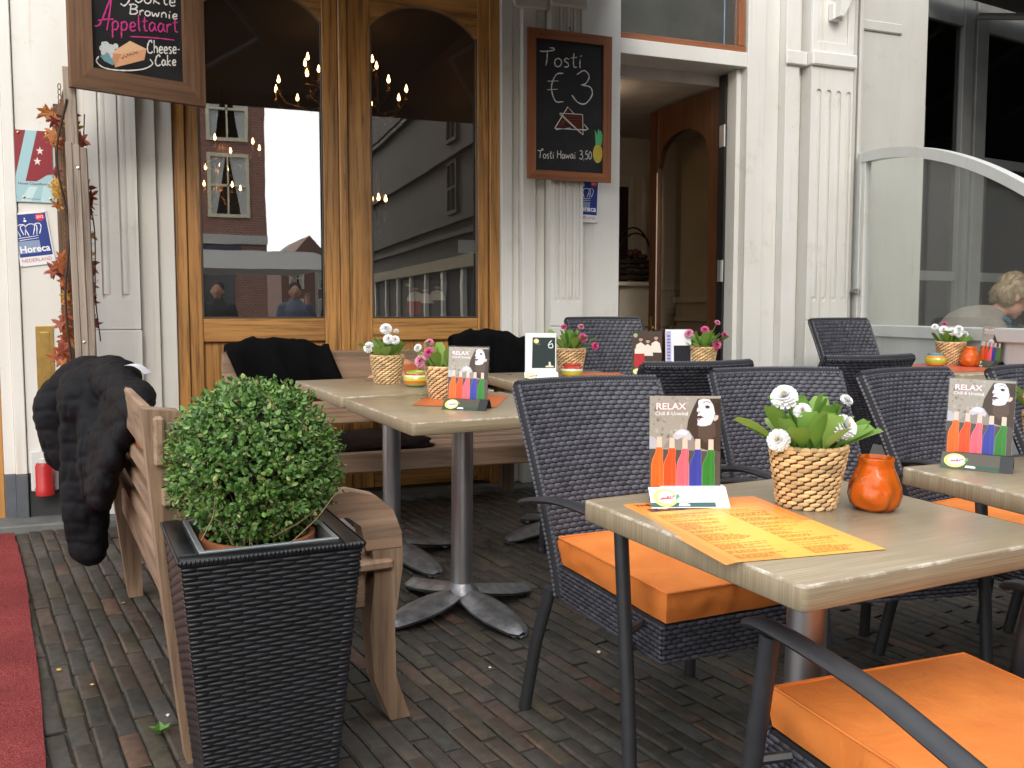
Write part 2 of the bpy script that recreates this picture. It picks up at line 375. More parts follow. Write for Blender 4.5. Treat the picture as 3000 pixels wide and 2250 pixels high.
# ============================================================ ground
def seen(p):
    v = cam.matrix_basis.inverted() @ Vector(p)
    if v.z > -.2: return None
    return (.5 + v.x / -v.z * 32.76 / 36, .5 - v.y / -v.z * 32.76 / 27, -v.z)
gr = MB(); gr.add([(-150, -150, -.13), (150, -150, -.13), (150, 150, -.13), (-150, 150, -.13)], [(0, 1, 2, 3)])
tag(gr.build('ground', ASPH), kind='structure')
bed = MB(); bed.add([(-4, -2.2, g(-2.2) - .012), (7.5, -2.2, g(-2.2) - .012), (7.5, 5.35, g(5.35) - .012), (-4, 5.35, g(5.35) - .012)], [(0, 1, 2, 3)])
pave = tag(bed.build('pavement', SAND), kind='structure')
def brick_mesh(seed):
    rnd = random.Random(seed); mb = MB(); a, b, h = .094, .0247, .03
    j = lambda s: rnd.uniform(-s, s)
    o = [(sx * a + j(.003), sy * b + j(.002)) for sx, sy in ((-1, -1), (1, -1), (1, 1), (-1, 1))]
    i = [(x * (1 - .008 / a), y * (1 - .006 / b)) for x, y in o]
    vs_ = [(x, y, -h) for x, y in o] + [(x, y, -.005) for x, y in o] + [(x, y, j(.0008)) for x, y in i]
    fs = [(k, (k + 1) % 4, (k + 1) % 4 + 4, k + 4) for k in range(4)] + [(k + 4, (k + 1) % 4 + 4, (k + 1) % 4 + 8, k + 8) for k in range(4)] + [(8, 9, 10, 11)]
    mb.add(vs_, fs); return mb
bmbs = [brick_mesh(i) for i in range(6)]; bmes = [m.mesh('brick', 40) for m in bmbs]
for m in bmes: m.materials.append(BRICK)
ca = R(90 + 9.8); du = Vector((math.cos(ca), math.sin(ca))); dv = Vector((-du.y, du.x))
cand = []
for r_ in range(-90, 90):
    for c_ in range(-28, 28):
        off = (r_ % 2) * .5 + random.uniform(-.06, .06)
        p = Vector((1.4, 3.2)) + du * ((c_ + off) * .194) + dv * (r_ * .0540)
        if not (-1.3 < p.x < 4.3 and 1.5 < p.y < 4.9): continue
        s_ = seen((p.x, p.y, g(p.y)))
        if s_ is None or not (-.12 < s_[0] < 1.12 and s_[1] < 1.15): continue
        cand.append((s_[2], p))
cand.sort(key=lambda t: t[0])
hidden_first = []
rest = MB(); nobj = 0
for d_, p in cand:
    m = T((p.x, p.y, g(p.y) + random.uniform(-.0025, .0025))) @ RX(math.degrees(TILT) + random.uniform(-.9, .9)) @ RY(random.uniform(-1.2, 1.2)) @ Matrix.Rotation(ca + R(random.uniform(-.9, .9)), 4, 'Z')
    s_ = seen((p.x, p.y, g(p.y)))
    if nobj < 300 and -.01 < s_[0] < 1.01 and s_[1] < 1.03:
        link('brick', random.choice(bmes), None, pave, m); nobj += 1
    else:
        b_ = random.choice(bmbs); rest.add(b_.v, b_.f, m)
tag(rest.build('brick_field', BRICK, pave, smooth=40), kind='stuff')
# bits of litter and a weed between the bricks
lit = [(.34, 3.55), (-.11, 3.62), (.02, 2.62), (-.18, 2.9), (1.32, 2.62), (1.42, 2.66), (.95, 2.62), (-.28, 3.05), (.1, 3.3)]
for i, (x, y) in enumerate(lit):
    mb = MB(); n_ = 6; a = [random.uniform(.004, .009) for _ in range(n_)]
    mb.add([(0, 0, .006)] + [(a[k] * math.cos(k * 1.05), a[k] * math.sin(k * 1.05), random.uniform(.001, .005)) for k in range(n_)], [(0, k + 1, (k + 1) % n_ + 1) for k in range(n_)])
    where = ['white petal scrap on the bricks under the left table', 'yellow leaf scrap on the bricks below the hanging sleeve', 'white petal scrap on the bricks behind the planter', 'yellow leaf scrap on the bricks near the carpet edge', 'white petal scrap on the bricks left of the near chair leg', 'yellow leaf scrap on the bricks nearest the near chair leg', 'white petal scrap on the bricks between the table foot and bench leg', 'yellow leaf scrap on the bricks touching the carpet shade', 'white petal scrap on the bricks under the bench'][i]
    nm = ('fallen_petal', where, 'petal') if i % 2 == 0 else ('leaf_scrap', where, 'leaf')
    o = mb.build(nm[0], plain('scrap%d' % i, (.75, .75, .7) if i % 2 == 0 else (.5, .32, .08), .8), None, place(x, y, random.random() * 6, .003))
    tag(o, nm[1], nm[2], 'scraps of petals and leaves on the paving')
wd_ = thing('weed', 'small green weed growing from a joint near the planter', 'weed', place(-.0, 2.52, .4, .002))
LEAFG = mat('weed_green', (.10, .22, .04), .6, var=.2)
for k in range(6):
    mb = MB(); l_ = .035; mb.add([(0, 0, 0), (.4 * l_, .35 * l_, .012), (l_, 0, .01), (.4 * l_, -.35 * l_, .012)], [(0, 1, 2), (0, 2, 3)])
    mb.build('leaf', LEAFG, wd_, RZ(k * 60 + 10) @ RY(-15 - 10 * (k % 2)))
# red carpet
def carpet_edge(y): return -.222 - .135 * (y - 2.2) - .012 * (y - 3.2) ** 2 + .002 * math.sin(y * 5)
cm = MB()
ys = [1.9 + i * (4.79 - 1.9) / 40 for i in range(41)]
vs_ = []
for y in ys:
    e = carpet_edge(y) + random.uniform(-.003, .003)
    vs_ += [(-1.6, y, g(y) + .004), (-1.6, y, g(y) + .014), (e, y, g(y) + .014 + .003 * math.sin(y * 9)), (e + .001, y, g(y) - .002)]
fs = []
for i in range(40):
    for k in range(3): fs.append((i * 4 + k, i * 4 + k + 1, (i + 1) * 4 + k + 1, (i + 1) * 4 + k))
fs += [(0, 3, 2, 1), (160, 161, 162, 163)]
cm.add(vs_, fs); tag(cm.build('carpet_runner', CARPET), 'worn red carpet runner lying on the bricks before the step', 'carpet')

# ============================================================ cafe front
cafe = thing('cafe_building', 'white painted cafe front with oak double doors and fluted pilasters', 'building', T((0, 5.1, 0)))
def cpart(name, mb, m, parent=None, smooth=0):
    """world coordinates -> child of the cafe"""
    if parent is None:
        return mb.build(name, m, cafe, T((0, -5.1, 0)), smooth)
    return mb.build(name, m, parent, None, smooth)
def cgrp(name):
    o = bpy.data.objects.new(name, None); COL.objects.link(o); o.parent = cafe; o.matrix_basis = T((0, -5.1, 0)); return o
def wbox(name, x0, x1, y0, y1, z0, z1, m, parent=None, bev=.003):
    return cpart(name, MB().box(x0, x1, y0, y1, z0, z1, None, bev), m, parent)
# walls
wbox('upper_wall', -4, 1.93, 5.075, 5.4, 3.14, 9, WHITE)
wbox('upper_wall', 1.932, 4.46, 5.075, 5.4, 3.56, 9, WHITE)
wbox('roof', -4, 4.46, 5.41, 12.4, 8.8, 9, PLINTHD)
wbox('back_wall', -4, 4.46, 12.2, 12.4, 0, 8.8, PLINTHD)
wbox('side_wall', -4.2, -4.01, 5.0, 12.4, 0, 9, PLINTHD)
wbox('wall_panel', -.563, -.30, 5.045, 5.35, .345, 3.13, WHITE)
wbox('wall_post', -.615, -.566, 5.03, 5.34, .345, 3.13, WHITE)
wbox('plinth', -.615, -.563, 5.02, 5.33, .13, .343, PLINTH)
wbox('plinth', -.560, -.30, 5.035, 5.33, .13, .343, PLINTHD)
wbox('wall_post', -.668, -.617, 5.05, 5.3, .345, 3.13, WHITE)
wbox('plinth', -.668, -.617, 5.045, 5.3, .13, .343, PLINTH)
wbox('side_door_frame', -.74, -.67, 5.06, 5.3, .13, 3.13, OAKV)
wbox('side_door', -1.7, -.742, 5.12, 5.2, .13, 3.13, OAKV)
wbox('side_wall_panel', -4, -1.702, 5.06, 5.35, .1, 3.13, WHITE)
wbox('door_step', -1.8, -.06, 4.84, 5.5, .06, .134, STONE, None, .008)
wbox('door_step', .1, 3.9, 4.93, 5.6, .06, .128, STONE, None, .008)
wbox('recess_strip', -.2985, -.262, 5.09, 5.3, .13, 3.13, WHITE)
def comb(x0, x1, z0, z1, flutes, zf, r=.5):
    """outline of a plate with round-bottomed flutes open at the top"""
    pl = [(x0, z0), (x1, z0), (x1, z1)]
    for (a, b) in sorted(flutes, reverse=True):
        c = (a + b) / 2; rr = (b - a) / 2
        pl += [(b, z1)] + [(c + rr * math.cos(t), zf + rr + rr * math.sin(t)) for t in [-i * math.pi / 8 for i in range(0, 9)]] + [(a, z1)]
    pl.append((x0, z1)); return pl
def pilaster(name, x0, x1, y, z0, z1, flutes, zf, zline, ztop=None, cap=None):
    gp = cgrp(name)
    wbox('core', x0 + .003, x1 - .003, y + .012, 5.32, z0, z1 - .001, WHITE, gp, 0)
    zs = zline
    wbox('base_block', x0 - .004, x1 + .004, y - .006, y + .0119, z0, zs - .004, WHITE, gp, .003)
    if ztop is None:
        cpart('fluted_face', MB().prism(comb(x0, x1, zs + .003, z1, flutes, zf), y, y + .0115), WHITE, gp)
    else:
        zm = (zf + ztop) / 2
        mb = MB().prism(comb(x0, x1, zs + .003, zm, flutes, zf), y, y + .0115)
        up = [(x, 2 * zm - z) for x, z in comb(x0, x1, 2 * zm - z1, zm, flutes, 2 * zm - ztop)]
        mb.prism(up, y, y + .0115); cpart('fluted_face', mb, WHITE, gp)
    for (a, b) in flutes:   # round moulding seated in each flute
        mb = MB(); c = (a + b) / 2; rr = (b - a) / 2 - .004; zt = (ztop - rr) if ztop else z1
        n_ = 6
        mb.grid(lambda u, v: (c - rr * math.cos(math.pi * u), y + .0112 - .006 * math.sin(math.pi * u), zf + rr + .012 + (zt - zf - rr - .03) * v), n_, 1)
        cpart('flute_moulding', mb, WHITE, gp, 60)
    return gp
pilaster('pilaster', -.257, -.031, 4.97, .13, 3.13, [(-.202, -.162), (-.115, -.075)], 1.19, 1.045)
wbox('pilaster_return', -.030, .058, 5.02, 5.31, .13, 3.13, WHITE)
wbox('door_casing', .059, .138, 5.055, 5.30, .13, 3.13, WHITE)
CEILB_ = mat('header_paint', (.5, .46, .42), .8)
# right of the doors
wbox('door_casing', 1.906, 1.972, 5.05, 5.30, .13, 3.55, WHITE)
wbox('casing_strip', 1.973, 2.022, 5.075, 5.30, .13, 3.55, WHITE)
wbox('casing_strip', 2.023, 2.105, 5.02, 5.31, .13, 3.55, WHITE)
wbox('casing_strip', 2.106, 2.178, 5.06, 5.30, .13, 3.55, WHITE)
pilaster('pilaster', 2.179, 2.383, 4.972, .13, 3.55, [(2.205, 2.235), (2.249, 2.279), (2.293, 2.323), (2.337, 2.367)], 1.19, 1.05)
wbox('capital_band', 2.165, 2.40, 4.945, 4.971, 2.86, 2.93, WHITE, None, .008)
wbox('capital_band', 1.96, 2.164, 4.985, 5.02, 2.84, 2.90, WHITE, None, .008)
wbox('wall_panel', 2.384, 2.668, 5.06, 5.32, .13, 3.55, WHITE)
# doorway, transom window
wbox('hall_header', 2.632, 3.60, 5.301, 5.36, 2.60, 2.80, CEILB_, None, 0)
wbox('door_lintel', 2.669, 3.60, 5.065, 5.30, 2.672, 2.762, WHITE)
wbox('door_jamb', 3.566, 3.70, 5.055, 5.32, .13, 3.55, WHITE)
wbox('door_jamb_return', 3.53, 3.565, 5.12, 5.30, .13, 2.671, WHITE)
tw = cgrp('transom_window')
wbox('frame_rail', 2.672, 3.564, 5.075, 5.14, 2.763, 2.80, FRAMEH, tw)
wbox('frame_stile', 3.512, 3.555, 5.075, 5.14, 2.801, 3.55, FRAME, tw)
wbox('pane', 2.672, 3.511, 5.105, 5.113, 2.802, 3.55, GLASS, tw, 0)
wbox('blind', 2.66, 3.56, 5.32, 5.33, 2.70, 3.55, mat('pale_blind', (.36, .38, .39), .8, var=.2), tw, 0)
# third pilaster group
wbox('wall_recess', 3.701, 3.83, 5.09, 5.32, .13, 3.55, WHITE)
wbox('pilaster_return', 3.831, 3.935, 5.02, 5.32, .13, 3.55, WHITE)
wbox('wall_recess', 3.936, 3.99, 5.075, 5.32, .13, 3.55, WHITE)
gp3 = pilaster('pilaster', 3.991, 4.325, 4.972, .13, 2.70, [(4.033, 4.073), (4.112, 4.152), (4.191, 4.231), (4.270, 4.310)], 1.20, 1.08, 2.56)
wbox('capital_band', 3.98, 4.336, 4.945, 5.30, 2.702, 2.79, WHITE, gp3, .008)
wbox('capital_band', 3.815, 3.979, 4.995, 5.01, 2.702, 2.79, WHITE, None, .008)
wbox('upper_block', 3.991, 4.325, 4.985, 5.32, 2.791, 3.55, WHITE, gp3)
for (a, b, c, d) in ((3.991, 4.04, 2.791, 3.55), (4.275, 4.325, 2.791, 3.55), (4.0405, 4.2745, 2.791, 2.86)):
    wbox('panel_border', a, b, 4.972, 4.9845, c, d, WHITE, gp3, .004)
bk = cgrp('awning_bracket')
cpart('plate', MB().box(4.12, 4.20, 4.93, 4.983, 2.99, 3.10, None, .006), WHITE, bk)
cpart('arm', MB().prism([(4.13, 3.0), (4.16, 3.0), (4.30, 3.24), (4.30, 3.33), (4.22, 3.33), (4.13, 3.12)], 4.88, 4.93), WHITE, bk)
wbox('corner_pipe', 4.345, 4.375, 4.99, 5.02, .13, 3.5, WHITE2, None, .01)
wbox('corner_pipe', 4.392, 4.425, 4.99, 5.03, .13, 3.5, WHITE2, None, .01)
wbox('corner_gap', 4.326, 4.46, 5.06, 5.3, .13, 3.55, WHITE2)
# ---- oak double doors
fr = cgrp('door_frame')
wbox('jamb', .140, .198, 5.08, 5.20, .13, 3.13, OAKV, fr); wbox('jamb', 1.846, 1.904, 5.08, 5.20, .13, 3.13, OAKV, fr)
wbox('head', .199, 1.845, 5.08, 5.20, 3.06, 3.13, OAKH, fr)
def leaf(x0, x1, ga, gb):
    d = cgrp('door')
    y0, y1 = 5.10, 5.155
    wbox('stile', x0, ga, y0, y1, .15, 3.058, OAKV, d, .004); wbox('stile', gb, x1, y0, y1, .15, 3.058, OAKV, d, .004)
    wbox('lock_rail', ga + .0005, gb - .0005, y0 + .002, y1, .975, 1.098, OAKH, d, .004); wbox('bottom_rail', ga + .0005, gb - .0005, y0 + .002, y1, .15, .32, OAKH, d, .004)
    c = (ga + gb) / 2; w = (gb - ga) / 2; zs, zt = 2.675, 2.815; rr = (w * w + (zt - zs) ** 2) / (2 * (zt - zs))
    arc = []
    for i in range(17):
        x = ga + .0005 + (gb - ga - .001) * i / 16; arc.append((x, zt - rr + math.sqrt(max(0, rr * rr - (x - c) ** 2))))
    cpart('arched_head', MB().prism(arc + [(gb - .0005, 3.058), (ga + .0005, 3.058)], y0 + .002, y1), OAKH, d)
    gm = MB(); pl = [(ga - .004, 1.09), (gb + .004, 1.09), (gb + .004, 2.7)] + [(x, z + .006) for x, z in arc[::-1]] + [(ga - .004, 2.7)]
    gm.prism(pl, 5.128, 5.134); cpart('pane', gm, GLASS, d)
    # glazing bead
    bd = MB().tube([(ga + .004, y0 + .006, 1.10), (ga + .004, y0 + .006, 2.67)], .005, 6).tube([(gb - .004, y0 + .006, 1.10), (gb - .004, y0 + .006, 2.67)], .005, 6).tube([(ga + .004, y0 + .006, 1.102), (gb - .004, y0 + .006, 1.102)], .005, 6)
    cpart('glazing_bead', bd, MATS.get('bead') or mat('bead', (.06, .05, .045), .5), d)
    wbox('panel', ga + .001, gb - .001, y0 + .03, y1 - .004, .321, .974, OAKV, d, .003)
    wbox('panel_field', ga + .085, gb - .085, y0 + .014, y0 + .0295, .41, .885, OAKV, d, .012)
    return d
leaf(.200, .985, .268, .900); leaf(1.035, 1.844, 1.162, 1.778)
wbox('meeting_bead', .986, 1.034, 5.085, 5.16, .15, 3.058, OAKV, None, .006)
# ---- rooms behind
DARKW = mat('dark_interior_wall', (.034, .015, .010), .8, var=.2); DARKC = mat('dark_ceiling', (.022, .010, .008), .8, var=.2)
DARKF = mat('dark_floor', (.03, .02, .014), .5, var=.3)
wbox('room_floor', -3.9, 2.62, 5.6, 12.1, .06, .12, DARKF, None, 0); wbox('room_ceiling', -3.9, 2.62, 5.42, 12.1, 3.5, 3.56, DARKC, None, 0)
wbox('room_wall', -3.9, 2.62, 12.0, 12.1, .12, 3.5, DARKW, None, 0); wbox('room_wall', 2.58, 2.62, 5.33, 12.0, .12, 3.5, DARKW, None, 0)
BEIGE = mat('beige_plaster', (.66, .56, .44), .7, var=.12, vs_=3); CREAM = mat('cream_trim', (.72, .63, .50), .55, var=.1)
CEILB = mat('vestibule_ceiling', (.55, .50, .45), .8, var=.1)
wbox('hall_floor', 2.63, 5.3, 5.61, 8.0, .06, .12, DARKF, None, 0); wbox('hall_ceiling', 2.63, 5.3, 5.361, 8.0, 2.62, 2.66, CEILB, None, 0)
wbox('hall_wall', 2.63, 5.3, 7.2, 7.3, .12, 2.62, BEIGE, None, 0); wbox('hall_wall', 5.25, 5.3, 5.33, 7.19, .12, 2.62, BEIGE, None, 0)
wbox('hall_wall', 2.63, 2.66, 5.33, 7.19, .12, 2.62, BEIGE, None, 0)
for k, (x0, x1, m_) in enumerate(((3.875, 3.93, CREAM), (4.01, 4.06, CREAM))):
    wbox('wall_trim', x0, x1, 7.17, 7.199, .13, 2.3, m_, None, .006)
wbox('wall_trim', 3.0, 3.874, 7.17, 7.199, 2.2, 2.3, CREAM, None, .006)
wbox('dark_inner_door', 3.0, 3.872, 7.18, 7.1995, .13, 2.25, DARKW, None, .004)
# wainscot moulding
for z0, z1, y in ((.13, 1.12, 7.12), (1.12, 1.16, 7.09), (1.16, 1.27, 7.105), (1.27, 1.32, 7.06), (1.32, 1.38, 7.02)):
    wbox('wainscot_moulding', 3.74, 5.2, y, 7.169, z0 + .001, z1, CREAM, None, .005)
# open inner door
dl = bpy.data.objects.new('open_door', None); COL.objects.link(dl); dl.parent = cafe
dl.matrix_basis = T((0, -5.1, 0)) @ T((3.525, 5.30, 0)) @ RZ(-89)   # leaf runs along -X local, swung inwards
def dbox(name, x0, x1, y0, y1, z0, z1, m, bev=.004): return MB().box(-x1, -x0, y0, y1, z0, z1, None, bev).build(name, m, dl)
dbox('stile', 0, .115, 0, .045, .14, 2.60, DOORV); dbox('stile', .765, .88, 0, .045, .14, 2.60, DOORV)
dbox('bottom_rail', .1155, .7645, .001, .044, .14, .30, DOORV); dbox('lock_rail', .1155, .7645, .001, .044, .86, 1.0, DOORV); dbox('panel', .1155, .7645, .012, .032, .301, .859, DOORV)
_arc = [(-.7645 + .649 * i / 14, 2.18 + .22 * math.sqrt(max(0, 1 - (2 * i / 14 - 1) ** 2))) for i in range(15)]
MB().prism(_arc + [(-.1155, 2.60), (-.7645, 2.60)], .001, .044).build('arched_head', DOORV, dl)
HALLG = glass('hall_glass', (.86, .83, .76), .20)
for z0, z1, xx in ((.13, 1.06, 2.70), (1.06, 1.10, 2.72), (1.10, 1.20, 2.705), (1.20, 1.245, 2.735)):
    wbox('side_wainscot', 2.661, xx, 5.40, 7.0, z0 + .001, z1, CREAM, None, .004)
for z0, z1, xx in ((.13, 1.06, 3.735), (1.06, 1.10, 3.715), (1.10, 1.20, 3.73), (1.20, 1.245, 3.70)):
    wbox('side_wainscot', xx, 3.769, 5.40, 6.15, z0 + .001, z1, CREAM, None, .004)
wbox('hall_wall', 3.77, 3.80, 5.361, 6.16, .12, 2.615, BEIGE, None, 0)
FROST = NT('pale_frosted_glass'); FROST.set(base=(.5, .47, .39), rough=.3, spec=.5); FROST = FROST.m
MB().prism([(-.768, .995), (-.112, .995), (-.112, 2.2)] + [(x, z + .005) for x, z in _arc[::-1]] + [(-.768, 2.2)], .02, .026).build('pane', HALLG, dl)
BRASS = mat('brass', (.62, .42, .14), .3, 1, var=.15, vs_=18)
MB().box(-.775, -.763, -.006, .0005, 1.0, 2.15, None, .002).build('pale_bead', CREAM, dl)
hb = MB().box(-.845, -.815, -.012, -.001, .86, 1.10, None, .004); hb.tube([(-.83, -.012, 1.02), (-.83, -.05, 1.02), (-.72, -.055, 1.02)], .009, 8)
hb.build('handle', BRASS, dl, None, 40)
HINGE = mat('grey_hinge', (.45, .44, .42), .4, .7)
hg = cgrp('hinge_side')
wbox('dark_rebate', 3.513, 3.5295, 5.22, 5.29, .14, 2.66, BLACKP, hg, 0)
for z in (.35, 1.33, 2.2):
    mb = MB().box(3.505, 3.5128, 5.225, 5.27, z, z + .14, None, .002); mb.tube([(3.508, 5.215, z), (3.508, 5.215, z + .14)], .007, 8)
    cpart('hinge', mb, HINGE, hg)
# the wicker basket with flowers on the wainscot shelf
bs = thing('flower_basket', 'round dark twig basket with a hoop handle on the hall shelf', 'basket', T((3.80, 6.93, 1.385)))
TWIG = mat('dark_twig', (.03, .018, .014), .8, var=.4)
for k in range(4):
    mb = MB()
    for q in range(3):
        pts = [(.17 * math.cos(t) + random.uniform(-.008, .008), .09 * math.sin(t) * (1 - .3 * k / 4), .03 + k * .045 + random.uniform(-.012, .012)) for t in [i * math.pi / 10 for i in range(21)]]
        mb.tube(pts, .010, 5)
    mb.build('woven_band', TWIG, bs)
for k in range(2):
    MB().tube([(.18 * math.cos(t), (k - .5) * .05, .14 + (.26 + .05 * k) * math.sin(t)) for t in [i * math.pi / 12 for i in range(13)]], .008, 6).build('handle', TWIG, bs)
for k in range(9):
    mb = MB(); ellipsoid(mb, (random.uniform(-.12, .12), random.uniform(-.05, .05), .2 + random.uniform(0, .05)), (.032, .032, .028), n=6)
    mb.build('flower', MATS.get('dried') or mat('dried', (.10, .03, .035), .7, var=.4), bs, None, 60)
cb = MB().box(3.55, 4.02, 6.8, 7.018, 1.345, 1.38, None, .006); cb.box(3.62, 3.95, 6.85, 7.0, .13, 1.3449)
cpart('hall_shelf', cb, CREAM)

hl = thing('hall_fill_lamp', 'globe lamp added out of view on the hall ceiling to brighten the doorway', 'lamp', T((2.78, 5.72, 2.615)))  # added fill lamp, kept out of view, lifts the dark doorway
MB().lathe([(.001, 0), (.05, -.002), (.05, -.02), (.001, -.025)], 14).build('fill_lamp_rose', BRASS, hl)
_e = MB(); ellipsoid(_e, (0, 0, -.10), (.075, .075, .075), None, 10); _e.build('added_globe', plain('fill_globe', (1, .80, .58), .4, 0, 5.0), hl, None, 60)
# ---- chandeliers in the dark room
BULB = plain('warm_bulb', (1, .56, .20), .4, 0, 22.0); CRYS = mat('dark_crystal', (.42, .25, .09), .25, .9, var=.3)
def chandelier(label, x, y, z, r, n1, n2, grp='chandeliers behind the oak doors'):
    t = thing('chandelier', label, 'chandelier', T((x, y, z)), grp)
    MB().tube([(0, 0, .3), (0, 0, 3.5 - z)], .008, 6).build('chain', TWIG, t)
    MB().lathe([(.001, -.28), (.05, -.22), (.03, -.1), (.06, 0), (.03, .15), (.02, .3)], 10).build('stem', CRYS, t, None, 50)
    for ring, (n_, rr, dz) in enumerate(((n1, r, 0), (n2, r * .55, .22))):
        for i in range(n_):
            a = 2 * math.pi * i / n_ + ring * .4 + .25
            c, s_ = math.cos(a), math.sin(a)
            ar = MB().tube([(.03 * c, .03 * s_, dz - .06), (.5 * rr * c, .5 * rr * s_, dz - .16), (.9 * rr * c, .9 * rr * s_, dz - .12), (rr * c, rr * s_, dz - .04)], .008, 5)
            ar.lathe([(.001, dz - .05), (.03, dz - .04), (.012, dz - .02), (.012, dz + .03)], 6, T((rr * c, rr * s_, 0)))
            for q in range(4):
                ellipsoid(ar, (rr * c * (.4 + .18 * q), rr * s_ * (.4 + .18 * q), dz - .2 - .03 * (q % 2)), (.012, .012, .022), n=4)
            arm = ar.build('arm', CRYS, t)
            MB().lathe([(.001, dz + .03), (.012, dz + .042), (.014, dz + .055), (.008, dz + .078), (.001, dz + .098)], 7, T((rr * c, rr * s_, 0))).build('bulb', BULB, arm, None, 60)
    return t
chandelier('large brass chandelier with candle bulbs behind the meeting stiles', 1.60, 8.14, 2.98, .56, 10, 9)
chandelier('chandelier with candle bulbs seen high through the reflected brick house', .80, 10.55, 2.86, .40, 6, 0)
chandelier('farther chandelier low in the pane with the reflected brick house', .80, 11.4, 2.52, .26, 5, 3)
chandelier('small chandelier deep in the room seen through the plain pane', 1.98, 8.4, 2.10, .07, 3, 0)
# paper notice inside the pane
tag(MB().box(1.67, 1.775, 5.136, 5.138, 1.47, 1.545).build('paper_notice', plain('notice_paper', (.6, .62, .66), .7)), 'small white paper notice stuck inside the oak door pane', 'notice')

# ============================================================ awning over the oak doors
AWN = mat('brown_awning_cloth', (.045, .018, .012), .9, var=.15)
aw = thing('awning', 'dark brown retractable awning over the terrace, above the oak doors', 'awning', T((0, 5.0, 3.15)))
MB().add([(x, -y, -.257 * y + z) for x in (.05, 2.62) for y in (0, 1.75) for z in (-.004, .004)], [(0, 1, 3, 2), (4, 6, 7, 5), (0, 4, 5, 1), (2, 3, 7, 6), (0, 2, 6, 4), (1, 5, 7, 3)]).build('cloth', AWN, aw)
MB().box(.05, 2.62, -1.775, -1.752, -.55, -.415).build('valance', AWN, aw)
MB().box(.05, 2.62, -1.79, -1.776, -.45, -.41).build('front_bar', POWDER, aw)
for x in (.2, 2.45):
    MB().tube([(x, -.02, -.1), (x + (.5 if x < 1 else -.5), -.9, -.30), (x, -1.74, -.46)], .02, 6).build('folding_arm', POWDER, aw)

# ============================================================ neighbour shop on the far side of the glass screen
nb = thing('neighbour_shop', 'neighbouring shop front with white wall and dark glazed doors', 'building', T((5.1, 5.1, 0)))
def nbox(name, s0, s1, d0, d1, z0, z1, m, bev=.003):
    return MB().box(s0, s1, d0, d1, z0, z1, None, bev).build(name, m, nb, RZ(10))
MB().box(-.66, -.002, .03, .5, .1, 9, None, .004).build('wall', WHITE2, nb)
MB().box(-.60, -.24, .012, .0295, 3.02, 3.09, None, .008).build('wall_moulding', WHITE2, nb)
GREYF = mat('grey_shop_frame', (.15, .155, .15), .5, var=.12); SHOPD = mat('shop_dark', (.012, .012, .013), .7)
SHOPG = glass('shop_glass', (.6, .62, .61), .03)
nbox('upper_wall', 0, 9, .1, .4, 3.4, 9, WHITE2)
for s0, s1 in ((.0, .05), (.50, .62), (.66, .80), (1.55, 1.69), (1.74, 1.88), (2.6, 2.8)):
    nbox('mullion', s0, s1, .08, .15, .1, 3.4, GREYF)
for z0, z1 in ((1.36, 1.43), (.1, .35), (2.22, 2.29), (3.2, 3.4)):
    nbox('glazing_bar', .051, .499, .09, .14, z0, z1, GREYF); nbox('glazing_bar', .801, 1.549, .09, .14, z0, z1, GREYF); nbox('glazing_bar', 1.881, 2.599, .09, .14, z0, z1, GREYF)
nbox('shop_room_end', 8.9, 9.0, .16, 3.4, .1, 3.4, SHOPD, 0)
for s0 in (3.9, 5.1, 6.3, 7.5, 8.8): nbox('mullion', s0, s0 + .14, .08, .15, .1, 3.4, GREYF)
nbox('pane', .0, 8.9, .115, .121, .1, 3.4, SHOPG, 0)
nbox('shop_room', -.2, 9, 3.4, 3.5, .1, 3.4, SHOPD, 0); nbox('shop_room_ceiling', 0, 9, .2, 3.4, 3.39, 3.4, SHOPD, 0); nbox('shop_room_floor', 0, 9, .2, 3.4, .09, .1, SHOPD, 0)
nbox('shop_room_side', -.1, -.02, .55, 3.4, .1, 3.4, SHOPD, 0)
for (s, d, z, w, h, c) in ((.22, .8, 1.02, .16, .34, (.45, .07, .16)), (.34, 1.2, 1.3, .22, .5, (.30, .04, .05)), (.12, .9, 1.5, .12, .35, (.25, .25, .22))):
    nbox('display_item', s, s + w, d, d + .1, z, z + h, plain('display_%d' % int(s * 100), c, .6), .02)
for (s, d, z) in ((.1, 1.2, 2.3), (.25, 1.5, 2.2), (1.25, 1.6, 2.1)):
    e = MB(); ellipsoid(e, (s, d, z), (.012, .012, .035), n=5); e.build('bulb', BULB, nb, RZ(10))
na = thing('shop_awning', 'dark awning over the neighbouring shop front at the top corner', 'awning', T((5.1, 5.1, 3.36)) @ RZ(10))
MB().add([(x, -y, -.24 * y + z) for x in (.03, 5.2) for y in (-.02, 2.3) for z in (-.004, .004)], [(0, 1, 3, 2), (4, 6, 7, 5), (0, 4, 5, 1), (2, 3, 7, 6), (0, 2, 6, 4), (1, 5, 7, 3)]).build('cloth', mat('grey_awning_cloth', (.05, .05, .048), .9), na)
MB().box(.03, 5.2, -2.33, -2.301, -.75, -.545).build('valance', MATS['grey_awning_cloth'], na)
for x in (.5, 1.5, 2.6): MB().tube([(x, -.02, -.12), (x + .45, -1.1, -.34), (x, -2.28, -.62)], .025, 6).build('folding_arm', GREYF, na)
# glass wind screen with a curved top rail
WSF = white_paint('screen_frame_paint', (.60, .62, .61), .06)
sc = thing('wind_screen', 'white framed glass wind screen with curved top rail beside the pilaster', 'screen', T((4.40, 4.95, 0)) @ RZ(-90 - 12))
